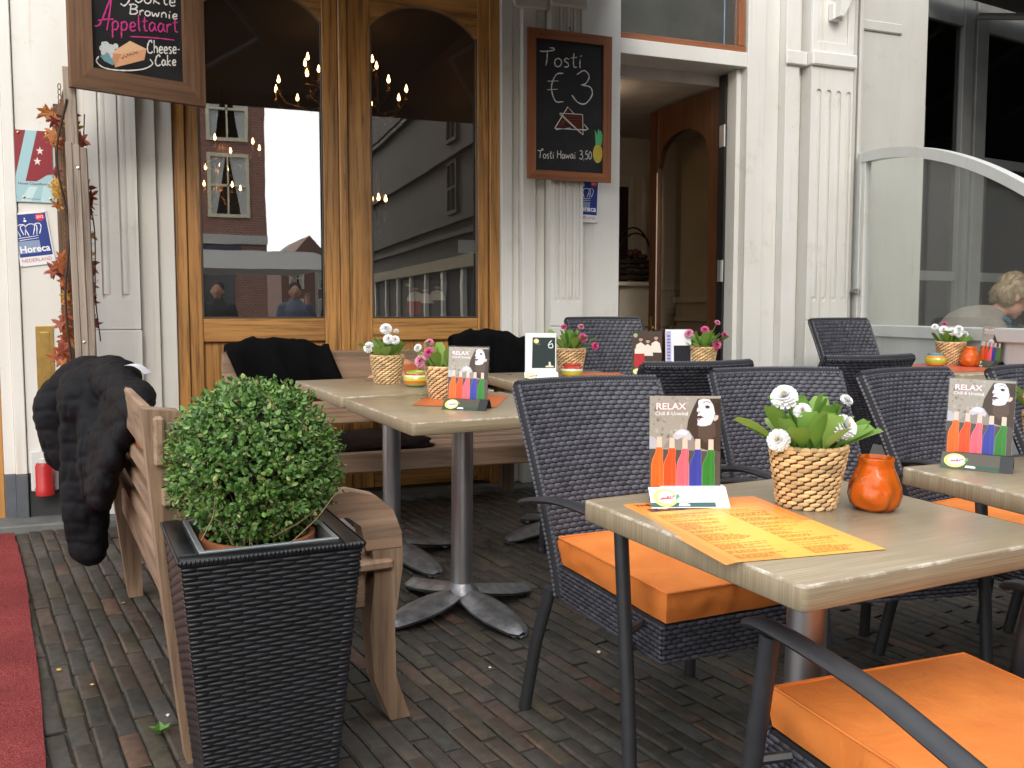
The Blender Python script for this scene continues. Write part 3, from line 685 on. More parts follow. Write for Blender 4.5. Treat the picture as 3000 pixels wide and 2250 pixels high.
# local +X runs from the wall towards the street
MB().box(-.015, .03, -.03, .03, g(4.95), 2.17, None, .005).build('post', WSF, sc)
MB().box(.0305, .075, -.022, .022, 1.052, 2.13, None, .004).build('inner_stile', WHITE, sc)
MB().box(1.86, 1.92, -.03, .03, g(3.1) - .01, 1.55, None, .005).build('post', WSF, sc)
MB().box(.0305, 1.859, -.035, .035, .975, 1.05, None, .006).build('sill_rail', WSF, sc)
MB().box(.0305, 1.859, -.012, .012, .10, .974).build('lower_panel', WSF, sc)
MB().box(.0305, 1.859, -.03, .03, .10, .17, None, .004).build('bottom_rail', WSF, sc)
def ztop(s): return 2.165 + .005 * s - .167 * s * s
tp = [(s, ztop(s)) for s in [i * 1.92 / 28 for i in range(29)]]
MB().prism(tp + [(s, z - .062) for s, z in tp[::-1]], -.028, .028).build('curved_top_rail', WSF, sc)
tp2 = [(s, ztop(s) - .0625) for s in [.031 + i * 1.828 / 28 for i in range(29)]]
MB().prism([(.031, 1.05), (1.859, 1.05)] + tp2[::-1], -.004, .004).build('pane', GLASSC, sc)
lt = MB().box(-.06, .06, -.040, -.031, 1.245, 1.285, None, .003); lt.tube([(-.03, -.045, 1.265), (.04, -.045, 1.265)], .007, 6)
lt.build('latch', HINGE, sc)

# ============================================================ the street behind the camera, mirrored in the panes
def brickwall(name, c1, c2, mort, sc_):
    k = NT(name); tc = k.n('TexCoord'); b = k.n('TexBrick'); sp = k.n('SeparateXYZ'); cb_ = k.n('CombineXYZ')
    k.l(tc.outputs['Object'], sp.inputs[0]); k.l(sp.outputs['X'], cb_.inputs['X']); k.l(sp.outputs['Z'], cb_.inputs['Y']); k.l(cb_.outputs[0], b.inputs['Vector'])
    b.inputs['Color1'].default_value = (*c1, 1); b.inputs['Color2'].default_value = (*c2, 1); b.inputs['Mortar'].default_value = (*mort, 1); b.inputs['Scale'].default_value = sc_
    k.set(base=b.outputs['Color'], rough=.85); return k.m
BRW = brickwall('red_brickwork', (.30, .12, .085), (.24, .095, .07), (.34, .28, .24), 4.0)
CREAMF = plain('cream_window_frame', (.72, .66, .48), .5); WPANE = NT('far_pane'); WPANE.set(base=(.06, .07, .08), rough=.08, spec=.8); WPANE = WPANE.m
CURT = plain('net_curtain', (.5, .52, .5), .8)
def far_window(parent, x, z, w, h, y=0, fm=None):
    f = MB()
    for (a, b, c, d) in ((x - w/2 - .09, x - w/2, z - .09, z + h + .09), (x + w/2, x + w/2 + .09, z - .09, z + h + .09), (x - w/2, x + w/2, z - .09, z), (x - w/2, x + w/2, z + h, z + h + .09), (x - w/2, x + w/2, z + h * .5 - .03, z + h * .5 + .03), (x - .02, x + .02, z, z + h)):
        f.box(a, b, y, y + .08, c, d)
    wn = f.build('window', fm or CREAMF, parent); MB().box(x - w/2, x + w/2, y - .03, y + .0, z, z + h).build('pane', WPANE if fm is None else DKS, wn)
    for sx in (-1, 1) if fm is None else (): MB().prism([(x + sx * w/2, z), (x + sx * w/2, z + h), (x + sx * .05, z + h), (x + sx * .34 * w, z)], y + .002, y + .006).build('curtain', CURT, wn)
hs = thing('brick_house', 'red brick house with cream sash windows mirrored in the pane', 'building', T((-1.2, -16, 0)))
MB().box(-5, 4.27, -7, 0, -.13, 11.5).build('wall', BRW, hs); MB().box(-5.1, 4.35, -7, .25, 11.5, 11.9).build('roof', PLINTHD, hs)
for x in (3.30, 1.55, -.2, -2.0):
    far_window(hs, x, 3.75, .9, 1.5); far_window(hs, x, 5.75, .9, 1.5); far_window(hs, x, 8.0, .9, 1.5)
MB().box(-5, 4.28, .0, .12, 2.95, 3.2).build('shop_cornice', WHITE2, hs); MB().box(-4.5, 3.6, .0, .06, 2.55, 2.9).build('shop_sign_board', plain('dark_blue_board', (.03, .03, .09), .5), hs)
MB().box(-4.5, 3.4, .0, .04, .2, 2.3).build('shop_window', WPANE, hs)
dk = thing('dark_stone_house', 'tall dark grey stone building mirrored in the plain pane', 'building', T((7.7, -20, 0)) @ RZ(93))
DKS = mat('dark_stone', (.018, .016, .015), .8, var=.25, vs_=1.2); DKT = mat('stone_band', (.0215, .020, .018), .8, var=.15)
MB().box(-16, 14, -6, 0, -.13, 12).build('wall', DKS, dk)
for z in (3.0, 3.35, 5.0, 6.9, 7.1, 9.3): MB().box(-16, 14.05, .0, .16, z, z + .12).build('stone_band', DKT, dk)
MB().box(-16, 14.02, .0, .22, 2.2, 2.5).build('shop_cornice', plain('dull_cream_board', (.22, .18, .11), .7), dk)
for x in range(-15, 14, 2):
    if x % 7 == 0:
        for z in (3.7, 5.5): far_window(dk, x + .5, z, .8, 1.15, 0, DKT)
    MB().box(x - .55, x - .35, 0, .1, -.1, 2.2).build('shop_pillar', WHITE2, dk)
for i, (x, y, w, h, c) in enumerate(((8.1, -40, 3.4, 3.6, (.20, .10, .08)), (9.6, -52, 5, 4.4, (.16, .15, .14)), (5.6, -56, 3, 3.2, (.25, .14, .1)))):
    w = w * .9; fh = thing('far_gabled_house', ['small red gabled house at the end of the mirrored street', 'grey house behind the mirrored red gable', 'farthest brick gable in the mirrored street'][i], 'building', T((x, y, -.13)))
    MB().prism([(-w/2, 0), (w/2, 0), (w/2, h), (0, h + 1.7), (-w/2, h)], -6, 0).build('wall', plain('far_wall%d' % i, c, .8), fh)
    for wx in (-1.2, 1.2):
        for wz in (1, 2.6): far_window(fh, wx * .6, wz, .6, .9)
rh = thing('street_house', 'pale rendered house far up the street beyond the wind screen', 'building', T((15.5, -6, 0)) @ RZ(90))
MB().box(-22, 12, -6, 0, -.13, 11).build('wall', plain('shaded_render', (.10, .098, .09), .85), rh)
for x in range(-21, 12, 3):
    for z in (.6, 3.8, 6.8): far_window(rh, x + .5, z, 1.1, 1.8, 0, DKT)
st = thing('market_stall', 'white canopied market stall in the street mirrored in the pane', 'stall', T((.6, -4, -.13)))
CANV = plain('white_canvas', (.82, .82, .80), .7)
MB().prism([(-3.2, 1.90), (1.9, 1.90), (1.9, 2.10), (1.75, 2.16), (-3.2, 2.16)], -2.4, 0).build('canopy', CANV, st)
for x in (-3.1, -.6, 1.8):
    for y in (-.08, -2.3): MB().box(x - .02, x + .02, y - .02, y + .02, 0, 1.9).build('pole', STEEL, st)
MB().box(-3, 1.7, -1.6, -.6, .75, .8).build('counter', BENX, st); MB().box(-3, 1.7, -1.58, -1.55, .1, .75).build('counter_cloth', plain('blue_cloth', (.12, .13, .28), .8), st)
for k in range(3):
    x = -1.2 + k * .3 + k * .5
    o = MB().box(0, .4, 0, .6, 0, .15 + .05 * (k % 3), None, .01).build('crate', plain('crate%d' % k, [(.45, .2, .08), (.2, .2, .4), (.4, .05, .05)][k % 3], .7), None, T((.6 + x, -5.4, .671)))
    tag(o, ['orange brown', 'dull blue', 'dark red'][k % 3] + ' crate on the mirrored market stall counter', 'crate', 'crates on the market stall')
# ============================================================ flat print
_txt = {}
def text_geo(s_, size=1.0, bold=0.0):
    key = (s_, bold)
    if key not in _txt:
        cu = bpy.data.curves.new('t', 'FONT'); cu.body = s_; cu.size = 1; cu.offset = bold; cu.resolution_u = 3
        o = bpy.data.objects.new('t', cu); COL.objects.link(o)
        dg = bpy.context.evaluated_depsgraph_get(); me = bpy.data.meshes.new_from_object(o.evaluated_get(dg))
        vv = [(v.co.x, v.co.y) for v in me.vertices]; ff = [tuple(p.vertices) for p in me.polygons]
        bpy.data.objects.remove(o); bpy.data.meshes.remove(me); _txt[key] = (vv, ff)
    vv, ff = _txt[key]; return [(x * size, y * size) for x, y in vv], ff
class PR(MB):
    """coloured shapes on the local XZ plane, facing -Y; later layers sit a hair in front"""
    def __init__(s, step=.0003): super().__init__(); s.step = step; s.fx = lambda x, y: (x, y)
    def poly(s, pts, col, layer=1):
        p = [s.fx(*q) for q in pts]; n = len(p)
        ar = sum(p[i][0] * p[(i + 1) % n][1] - p[(i + 1) % n][0] * p[i][1] for i in range(n))
        if ar < 0: p = p[::-1]
        return s.add([(x, -layer * s.step, z) for x, z in p], [tuple(range(n))], None, col)
    def circ(s, x, y, r, col, layer=1, n=24, ry=None):
        return s.poly([(x + r * math.cos(2 * math.pi * i / n), y + (ry or r) * math.sin(2 * math.pi * i / n)) for i in range(n)], col, layer)
    def star(s, x, y, r, col, layer=1):
        return s.poly([(x + (r if i % 2 == 0 else r * .4) * math.sin(math.pi * i / 5), y + (-1 if s.flip() else 1) * (r if i % 2 == 0 else r * .4) * math.cos(math.pi * i / 5)) for i in range(10)], col, layer)
    def flip(s): return s.fx(0, 1)[1] < s.fx(0, 0)[1]
    def text(s, t, x, y, w=None, h=1, col=(1, 1, 1), layer=2, bold=0.0, rot=0, shear=0):
        """text whose left baseline is at (x, y) in map units, cap height about h, stretched to width w"""
        vv, ff = text_geo(t, 1, bold)
        x0 = min(p[0] for p in vv); x1 = max(p[0] for p in vv); kx = (w / (x1 - x0)) if w else h / .7; ky = h / .7
        sg = -1 if s.flip() else 1; c, sn = math.cos(rot), math.sin(rot); out = []
        for (a, b) in vv:
            a = (a - x0) * kx; b = b * ky; a += shear * b
            out.append(s.fx(x + a * c - b * sn, y + sg * (a * sn + b * c)))
        s.add([(a, -layer * s.step, b) for a, b in out], ff, None, col)
    def stroke(s, pts, w, col, layer=2, smooth=True):
        pts = [Vector((*s.fx(*p), 0)) for p in pts]
        if smooth and len(pts) > 2: pts = catmull(pts, 5)
        vs_ = []; n = len(pts)
        for i, p in enumerate(pts):
            t = pts[min(i + 1, n - 1)] - pts[max(i - 1, 0)]
            if t.length < 1e-9: t = Vector((1, 0, 0))
            t.normalize(); nr = Vector((-t.y, t.x, 0)) * w / 2 * (1 + .25 * math.sin(i * 1.7 + p.x * 90))
            if i in (0, n - 1): nr *= .7
            vs_ += [p + nr, p - nr]
        s.add([(v.x, -layer * s.step, v.y) for v in vs_], [(2 * i, 2 * i + 1, 2 * i + 3, 2 * i + 2) for i in range(n - 1)], None, col)
# hand lettering: strokes in a 0..1 cell (x right, y up; x-height .5)
HAND = {
 'T': (.75, [[(.0, .86), (.25, .84), (.75, .9), (.78, 1.02), (.55, 1.05)], [(.42, .86), (.40, .4), (.34, .02)]]), 'B': (.68, [[(.15, .98), (.12, .5), (.06, .0)], [(.0, .95), (.35, 1.02), (.6, .85), (.5, .62), (.16, .53)], [(.16, .53), (.5, .5), (.62, .28), (.45, .06), (.06, .02)]]),
 'A': (.78, [[(.0, .22), (.2, .3), (.42, .75), (.55, 1.12)], [(.55, 1.12), (.56, .6), (.54, -.05)], [(.2, .38), (.5, .42), (.78, .4)]]), 'C': (.66, [[(.58, .8), (.5, 1.0), (.25, .85), (.1, .4), (.2, .06), (.45, .02), (.62, .16)]]), 'H': (.62, [[(.06, .9), (.05, .45), (.02, 0)], [(.05, .46), (.3, .5), (.55, .46)], [(.56, .92), (.55, .45), (.55, 0)]]),
 'o': (.46, [[(.22, .5), (.05, .38), (.04, .12), (.2, .0), (.38, .12), (.4, .36), (.22, .5)]]), 'a': (.5, [[(.38, .44), (.2, .52), (.04, .28), (.12, .03), (.3, .1), (.4, .4)], [(.4, .48), (.4, .2), (.5, .02)]]),
 's': (.36, [[(.32, .46), (.15, .52), (.06, .38), (.26, .22), (.26, .04), (.04, .02)]]), 't': (.36, [[(.18, .85), (.15, .3), (.2, .04), (.34, .04)], [(.0, .56), (.36, .6)]]), 'i': (.26, [[(.12, .5), (.1, .2), (.12, .0)], [(.12, .68), (.22, .74)]]), 'e': (.44, [[(.06, .25), (.36, .3), (.32, .5), (.14, .48), (.05, .22), (.16, .02), (.4, .08)]]),
 'r': (.36, [[(.06, .5), (.06, .0)], [(.06, .32), (.2, .5), (.34, .48)]]), 'n': (.48, [[(.05, .5), (.05, .0)], [(.05, .34), (.22, .52), (.38, .4), (.4, .0)]]), 'w': (.64, [[(.02, .5), (.1, .06), (.3, .36), (.42, .04), (.58, .5)]]), 'h': (.48, [[(.08, 1.0), (.06, .0)], [(.06, .32), (.24, .52), (.38, .38), (.4, .0)]]), 'k': (.48, [[(.08, 1.0), (.05, .0)], [(.38, .52), (.08, .26), (.42, .0)]]), 'l': (.24, [[(.1, 1.0), (.1, .3), (.16, .02)]]),
 'p': (.48, [[(.08, .52), (.06, .0), (.05, -.42)], [(.08, .4), (.28, .54), (.42, .34), (.3, .06), (.06, .08)]]), 'g': (.46, [[(.36, .44), (.18, .5), (.05, .28), (.16, .06), (.36, .2)], [(.38, .48), (.36, -.2), (.2, -.42), (.0, -.3)]]), '3': (.6, [[(.1, .86), (.3, 1.0), (.5, .85), (.4, .6), (.22, .52)], [(.22, .52), (.5, .5), (.56, .2), (.36, .0), (.02, .16)]]), '5': (.46, [[(.42, .92), (.14, .9), (.1, .52)], [(.1, .52), (.36, .54), (.42, .22), (.24, .0), (.02, .08)]]), '0': (.5, [[(.24, .9), (.05, .6), (.06, .2), (.24, .02), (.42, .25), (.42, .65), (.24, .9)]]),
 ',': (.2, [[(.1, .08), (.06, -.14)]]), '-': (.3, [[(.04, .32), (.26, .34)]]), ' ': (.3, []), '€': (.7, [[(.62, .96), (.36, .92), (.2, .5), (.34, .08), (.66, .1)], [(.02, .62), (.4, .64)], [(.0, .38), (.38, .38)]]), 'ï': (.3, [[(.12, .5), (.12, .0)], [(.04, .66), (.1, .7)], [(.2, .68), (.27, .72)]]),
}
def hand(pr, s_, x, y, w, h, th, col, layer=2, rise=0):
    tot = sum(HAND[c][0] + .06 for c in s_); k = w / tot; cx = x; rn = random.Random(s_)
    for c in s_:
        a, st_ = HAND[c]; jy = rn.uniform(-.03, .03) * h
        for ln in st_: pr.stroke([(cx + px * k, y + rise * (cx - x) + jy + py * h) for px, py in ln], th, col, layer)
        cx += (a + .06) * k
W_ = (.78, .78, .76)

# ============================================================ wicker
def floats(mb, surf, nu, nv, length=2, stagger=1, bulge=.0035, gap=.03, wid=.94, jitter=.0, vary=None, twist=0.0):
    """rows of over-and-under strands lying on surf(u,v)->(pos, normal); u along the strand"""
    for j in range(nv):
        i = -(j * stagger) % length - length
        while i < nu:
            u0 = max(0, (i + gap) / nu); u1 = min(1, (i + length - gap) / nu); i += length
            if u1 - u0 < .3 / nu: continue
            vc = (j + .5) / nv; hv = .5 * wid / nv; vs_ = []
            for a in range(5):
                fa = a / 4; uu = u0 + (u1 - u0) * fa; hh = (math.sin(math.pi * (.06 + .88 * fa)) ** .8) * bulge
                tw = twist * (fa - .5) / nv
                sq = (.62, .95, 1.0, .95, .62)[a]
                for b, (sv, kh) in enumerate(((-sq, .0), (-.45 * sq, .85), (.45 * sq, .85), (sq, .0))):
                    p, n = surf(uu, min(1.0, max(0.0, vc + sv * hv + tw))); vs_.append(p + n * (hh * (.35 + .65 * kh) if kh else hh * .25))
            mb.add(vs_, [(a * 4 + b, (a + 1) * 4 + b, (a + 1) * 4 + b + 1, a * 4 + b + 1) for a in range(4) for b in range(3)])

def make_chair(label, H_=.885, dense=True, group='wicker terrace armchairs'):
    t = thing('wicker_armchair', label, 'chair', None, group)
    W2 = .225; zb, yb, yt = .345, .225, .485
    def back(u, v, off=0.0, side=1):
        x = (u * 2 - 1) * (W2 + .012 * v); z = zb + (H_ - zb) * v
        y = yb + (yt - yb) * (v ** 1.25) + .045 * (1 - (x / W2) ** 2) * (.3 + .7 * v) - .02
        return Vector((x, y + off, z))
    nrm = Vector((0, -.90, .42)).normalized()
    sf = lambda u, v: (back(u, v, -.016), nrm); sb_ = lambda u, v: (back(u, v, .016), -nrm)
    mb = MB(); nu, nv = (36, 42) if dense else (30, 32)
    floats(mb, sf, nu, nv, 2, 1, .0042); floats(mb, lambda u, v: sb_(1 - u, v), nu, nv, 2, 1, .0042)
    # rolled top and side wraps
    def wrap(path, rad, n):
        k = len(path)
        def sfn(u, v):
            i = min(int(v * (k - 1)), k - 2); f = v * (k - 1) - i; c = path[i].lerp(path[i + 1], f); tg = (path[i + 1] - path[i]).normalized()
            a = Vector((0, 1, 0)); a = (a - tg * a.dot(tg)).normalized(); b = tg.cross(a); an = 2 * math.pi * u
            d = a * math.cos(an) + b * math.sin(an); return c + d * rad, d
        floats(mb, sfn, 5, n, 5, 0, .002, .0, .86)
    wrap([back(u / 10, 1) for u in range(11)], .0185, 46)
    for s_ in (0, 1): wrap([back(s_, v / 8) for v in range(9)], .0185, 46)
    # seat box
    x0, x1, y0, y1, z0, z1 = -.228, .228, -.275, .23, .335, .425
    for a, b in (((x0, y0), (x1, y0)), ((x0, y1), (x0, y0)), ((x1, y0), (x1, y1)), ((x1, y1), (x0, y1))):
        A = Vector((*a, z0)); B = Vector((*b, z0)); dr = (B - A).normalized(); nn = Vector((dr.y, -dr.x, 0))
        floats(mb, lambda u, v, A=A, B=B, nn=nn: (A.lerp(B, u) + Vector((0, 0, (z1 - z0) * v)), nn), 34, 8, 2, 1, .0045)
    wv = mb.build('wicker_weave', GREYWK, t, None, 50); wv['kind'] = 'stuff'
    co = MB(); co.grid(lambda u, v: tuple(back(u, v, -.014)), 12, 8); co.grid(lambda u, v: tuple(back(1 - u, v, .014)), 12, 8)
    co.tube([back(u / 10, 1) for u in range(11)], .017, 8); co.tube([back(0, v / 8) for v in range(9)], .017, 8); co.tube([back(1, v / 8) for v in range(9)], .017, 8)
    co.build('backrest', WKBACK, t, None, 50)
    MB().box(x0 + .002, x1 - .002, y0 + .002, y1 - .002, z0 + .002, z1 - .001, None, .01).build('seat', WKBACK, t)
    for s_ in (-1, 1):
        fl = MB().tube([(s_ * .292, -.268, 0), (s_ * .290, -.235, .3), (s_ * .287, -.19, .628)], .0170, 10)
        fl.lathe([(.0195, 0), (.0205, .004), (.0205, .02), (.0188, .024)], 10, T((s_ * .292, -.268, 0)), True)
        fl.build('front_leg', POWDER, t, None, 40)
        rl = MB().tube([(s_ * .280, .300, 0), (s_ * .262, .27, .2), (s_ * .238, .235, .36)], .0175, 10); rl.build('rear_leg', POWDER, t, None, 40)
        ar = MB(); pts = catmull([(s_ * .284, -.255, .626), (s_ * .287, -.19, .640), (s_ * .302, .03, .642), (s_ * .306, .17, .622), (s_ * .298, .30, .588)], 5)
        ar.tube(pts, [.013] + [.0215] * (len(pts) - 2) + [.011], 10, None, True, .45); ar.build('armrest', POWDER, t, None, 50)
        sx = MB()
        for z in (.352, .412): sx.tube([(s_ * .228, -.20 + (.412 - z), z), (s_ * .288, -.225, z - .01)], .009, 6)
        sx.build('strut', POWDER, t)
    return t
def make_cushion(label, mw):
    mb = MB(); w, d, h = .214, .252, .068
    def top(u, v, z, bul):
        x = (u * 2 - 1); y = (v * 2 - 1); k = (1 - x ** 4) * (1 - y ** 4)
        return (x * w, y * d, z + bul * k + .0035 * noise.noise(Vector((x * 2.2, y * 2.2, z * 40))))
    n = 26
    mb.grid(lambda u, v: top(u, v, h, .010), n, n); mb.grid(lambda u, v: top(u, 1 - v, 0, 0), n, n)
    rim = [(-1 + 2 * i / n, -1) for i in range(n)] + [(1, -1 + 2 * i / n) for i in range(n)] + [(1 - 2 * i / n, 1) for i in range(n)] + [(-1, 1 - 2 * i / n) for i in range(n)]
    def side(u, v):
        i = int(round(u * len(rim))) % len(rim); x, y = rim[i]; wr = .0075 * noise.noise(Vector((x * 5.5, y * 5.5, v * 1.6))) + .0055 * noise.noise(Vector((x * 15, y * 15, v * 1.1))) + .003 * math.sin(math.pi * v)
        e = 1 + (wr * 3.5 if 0 < v < 1 else 0) + .012 * math.sin(math.pi * v); return (x * w * e, y * d * e, h * v)
    mb.grid(side, len(rim), 5, None, True)
    c = thing('seat_cushion', label, 'cushion', mw, 'orange seat cushions')
    mb.build('cover', CUSH, c, None, 50)
    pp = MB(); pts = [(x * w * 1.004, y * d * 1.004, h + .001) for x, y in rim] + [(rim[0][0] * w, rim[0][1] * d, h + .001)]
    pp.tube(pts, .0028, 5); pp.build('piping', CUSH, c, None, 60)
    return c

# ============================================================ chairs (front of the chair is local -Y)
def CH(x, y, a, h=0): return place(x, y, R(a), h)
proto = make_chair('charcoal wicker armchair behind the near table with the candle jar')
proto.matrix_world = CH(1.25, 2.06, 4)
chairs = {}
def chair(key, label, x, y, a, cush=None):
    m = CH(x, y, a); c = again(proto, label, m); chairs[key] = c
    if cush: again(cush0, cush, m @ T((0, -.018, .428)))
cush0 = make_cushion('orange box cushion on the armchair behind the near table', CH(1.25, 2.06, 4) @ T((0, -.018, .428)))
chair('near', 'charcoal armchair cut off by the photo corner, in front of the near table', 1.19, 1.02, 180, 'brightly lit orange box cushion in the photo corner, largest of the cushions')
chair('mid', 'charcoal wicker chair behind the basket of large white daisies', 1.93, 2.20, -8, 'orange cushion on the chair behind the large white daisies')
chair('right', 'charcoal wicker chair between the white daisies and the farther RELAX stand', 2.50, 2.06, 10, 'orange cushion on the chair beside the farther RELAX stand')
chair('edge', 'charcoal wicker chair cut by the photo edge behind the farther RELAX stand', 3.07, 2.06, 8, 'orange cushion on the chair cut by the photo edge')
chair('near2', 'dark armchair cut off by the photo edge beside the brightest cushion', 1.97, 1.02, 178, 'orange cushion slice at the photo edge under the farther table')
chair('away', 'charcoal wicker chair turned away, just before the beer glass menu stand', 1.90, 3.48, 182)
chair('away2', 'charcoal wicker chair turned away, overlapping the taller chair by the wind screen', 2.80, 3.58, 182, 'orange cushion glimpsed behind the farther RELAX stand')
tall = make_chair('taller wicker chair in front of the open doorway', .985, False)
tall.matrix_world = CH(2.43, 4.30, 4)
again(tall, 'taller wicker chair by the fluted pilaster next to the wind screen', CH(3.90, 4.05, 8))

WORN_HILITE = NT('worn_highlight_laminate'); _v = WORN_HILITE.coord((1, 1, 1)); WORN_HILITE.set(base=WORN_HILITE.ramp(WORN_HILITE.noise(_v, 26, 4, .7), [(.45, (.34, .27, .18)), (.66, (.66, .60, .50))]), rough=.3); WORN_HILITE = WORN_HILITE.m  # edge wear, with the bright edge highlight put into its colour
# ============================================================ tables
def make_table(label, mw, w=.70, d=.70):
    t = thing('bistro_table', label, 'table', mw, 'laminate bistro tables')
    tm = MB(); cr_ = .014; rim = [(sx * (w / 2 - cr_), sy * (d / 2 - cr_), a0 + 18 * i) for sx, sy, a0 in ((1, 1, 0), (-1, 1, 90), (-1, -1, 180), (1, -1, 270)) for i in range(6)]
    prof = [(-.008, .708), (-.003, .709), (0, .712), (0, .7445), (-.0014, .7484), (-.005, .75)]; n_ = len(rim); vs_ = []
    for (o_, z_) in prof: vs_ += [(x + (cr_ + o_) * math.cos(R(a)), y + (cr_ + o_) * math.sin(R(a)), z_) for x, y, a in rim]
    tm.add(vs_, [(j * n_ + i, j * n_ + (i + 1) % n_, (j + 1) * n_ + (i + 1) % n_, (j + 1) * n_ + i) for j in range(len(prof) - 1) for i in range(n_)] + [tuple(reversed(range(n_))), tuple(range((len(prof) - 1) * n_, len(prof) * n_))])
    tm.build('table_top', LAM, t, None, 60)
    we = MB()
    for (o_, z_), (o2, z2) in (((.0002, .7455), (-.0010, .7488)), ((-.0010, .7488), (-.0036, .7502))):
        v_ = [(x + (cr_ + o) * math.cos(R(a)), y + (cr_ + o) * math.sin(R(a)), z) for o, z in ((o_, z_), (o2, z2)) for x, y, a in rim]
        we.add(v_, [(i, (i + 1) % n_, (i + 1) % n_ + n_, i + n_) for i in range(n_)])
    we.build('worn_highlight_edge', WORN_HILITE, t, None, 70)  # pale strip paints the highlight along the rim as well as wear
    MB().box(-.17, .17, -.17, .17, .690, .7078, None, .004).build('mounting_plate', BLACKP, t)
    co = MB().lathe([(.037, .085), (.037, .66)], 24); co.build('column', CHROME, t, None, 60)
    MB().lathe([(.037, .66), (.05, .662), (.05, .6899)], 24, None, True).build('collar', BLACKP, t, None, 40)
    MB().lathe([(.001, .062), (.06, .062), (.062, .075), (.045, .095), (.0375, .11)], 24).build('base_hub', CAST, t, None, 50)
    for k in range(4):
        f = MB(); n_ = 12
        def foot(u, v):
            s_ = .03 + .285 * u; wd = .024 + .052 * math.sin(math.pi * min(1, .12 + u * .80)) * (1 - .25 * u); tt = (v * 2 - 1)
            z = .080 - .055 * u + (.014 * (1 - abs(tt)) if u < .97 else 0); z = max(z, .012)
            return (s_, wd * tt * (1 if u < .999 else .55), z - .006 * abs(tt))
        f.grid(foot, n_, 4); f.grid(lambda u, v: tuple(Vector(foot(u, 1 - v)) * 1.0 - Vector((0, 0, .016 if .02 < v < .98 else .007))), n_, 4)
        f.lathe([(.016, 0), (.016, .02)], 10, T((.28, 0, 0)), True)
        f.build('foot', CAST, t, RZ(90 * k + 12), 50)
    return t
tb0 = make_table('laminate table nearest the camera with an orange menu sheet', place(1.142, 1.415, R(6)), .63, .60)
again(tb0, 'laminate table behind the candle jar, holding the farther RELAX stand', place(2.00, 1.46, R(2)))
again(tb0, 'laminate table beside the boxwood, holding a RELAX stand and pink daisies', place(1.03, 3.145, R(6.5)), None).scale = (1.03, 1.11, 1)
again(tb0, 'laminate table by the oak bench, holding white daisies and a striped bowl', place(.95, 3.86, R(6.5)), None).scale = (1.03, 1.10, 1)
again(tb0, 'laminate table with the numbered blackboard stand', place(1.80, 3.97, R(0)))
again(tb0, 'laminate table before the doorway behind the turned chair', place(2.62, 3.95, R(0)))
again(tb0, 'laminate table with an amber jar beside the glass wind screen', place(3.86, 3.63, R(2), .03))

# ============================================================ benches
def bench_arm_leg(t, x, side):
    pass
BK = BENY
# bench beside the boxwood: back towards the photo's edge, seat facing +X; local X = along the length (world Y), built in world axes
b1 = thing('wooden_bench', 'rustic wooden bench with curved arms beside the boxwood planter', 'bench', place(.015, 2.33, R(6.5)))
def b1box(name, x0, x1, y0, y1, z0, z1, m, bev=.008, mw=None): return MB().box(x0, x1, y0, y1, z0, z1, None, bev).build(name, m, b1, mw)
for ye in (0, 1.36):
    # rear post, leaning back
    MB().prism([(.045, 0), (.095, 0), (.085, .42), (.050, .87), (-.035, .88), (.0, .42)], ye, ye + .07).build('rear_post', BENZ, b1)
    fl = MB(); pts = [(.606, 0), (.662, .0), (.622, .12), (.618, .27), (.640, .42), (.638, .52), (.60, .60), (.53, .635), (.40, .625), (.05, .60), (.05, .545), (.42, .565), (.50, .565), (.535, .54), (.560, .47), (.562, .40), (.548, .27), (.560, .12)]
    fl.prism([(x - .035, z) for x, z in [pts[i] for i in range(0, 5)] + [(.640, .475), (.556, .475)] + [pts[i] for i in range(15, 18)]], ye + .0, ye + .068).build('front_leg', BENZ, b1)
    MB().prism([(x - .035, z) for x, z in [(.54, .477), (.640, .477), (.638, .52), (.615, .58), (.57, .62), (.50, .64), (.40, .632), (.06, .61), (.06, .55), (.42, .572), (.49, .572), (.525, .545)]], ye + .002, ye + .066).build('armrest', BENX, b1)
    b1box('side_apron', .06, .505, ye + .004, ye + .062, .32, .425, BENX)
for i in range(5): b1box('seat_slat', .045 + i * .108, .143 + i * .108, -.02, 1.45, .4255, .452, BENY, .006)
b1box('front_rail', .50, .53, .076, 1.355, .35, .424, BENY); b1box('rear_rail', .03, .058, .076, 1.355, .33, .424, BENY)
for (z0, z1, xo) in ((.470, .518, .016), (.560, .606, .010), (.648, .696, .002), (.745, .862, -.012)):
    b1box('back_slat', xo, xo + .024, -.02, 1.45, z0, z1, BENY, .006)
# bench along the facade, under the throws
b2 = thing('wooden_bench', 'wooden plank bench standing along the oak doors behind the tables', 'bench', place(0, 4.9))
def b2box(name, x0, x1, y0, y1, z0, z1, m, bev=.008): return MB().box(x0, x1, y0, y1, z0, z1, None, bev).build(name, m, b2)
for xe in (.36, 1.86):
    MB().prism([(xe, 0), (xe + .07, 0), (xe + .07, .83), (xe, .83)], .02, .085).build('rear_post', BENZ, b2)
    b2box('front_leg', xe, xe + .075, -.55, -.475, 0, .335, BENZ); b2box('side_apron', xe + .01, xe + .06, -.474, .019, .27, .335, BENY)
b2box('front_rail', .30, 2.0, -.585, -.552, .285, .385, BENX)
for i in range(5): b2box('seat_slat', .30, 2.0, -.5505 + i * .112, -.446 + i * .112, .336, .366, BENX, .006)
for (z0, z1) in ((.44, .56), (.62, .825)): b2box('back_slat', .34, 1.98, -.012, .0195, z0, z1, BENX, .006)

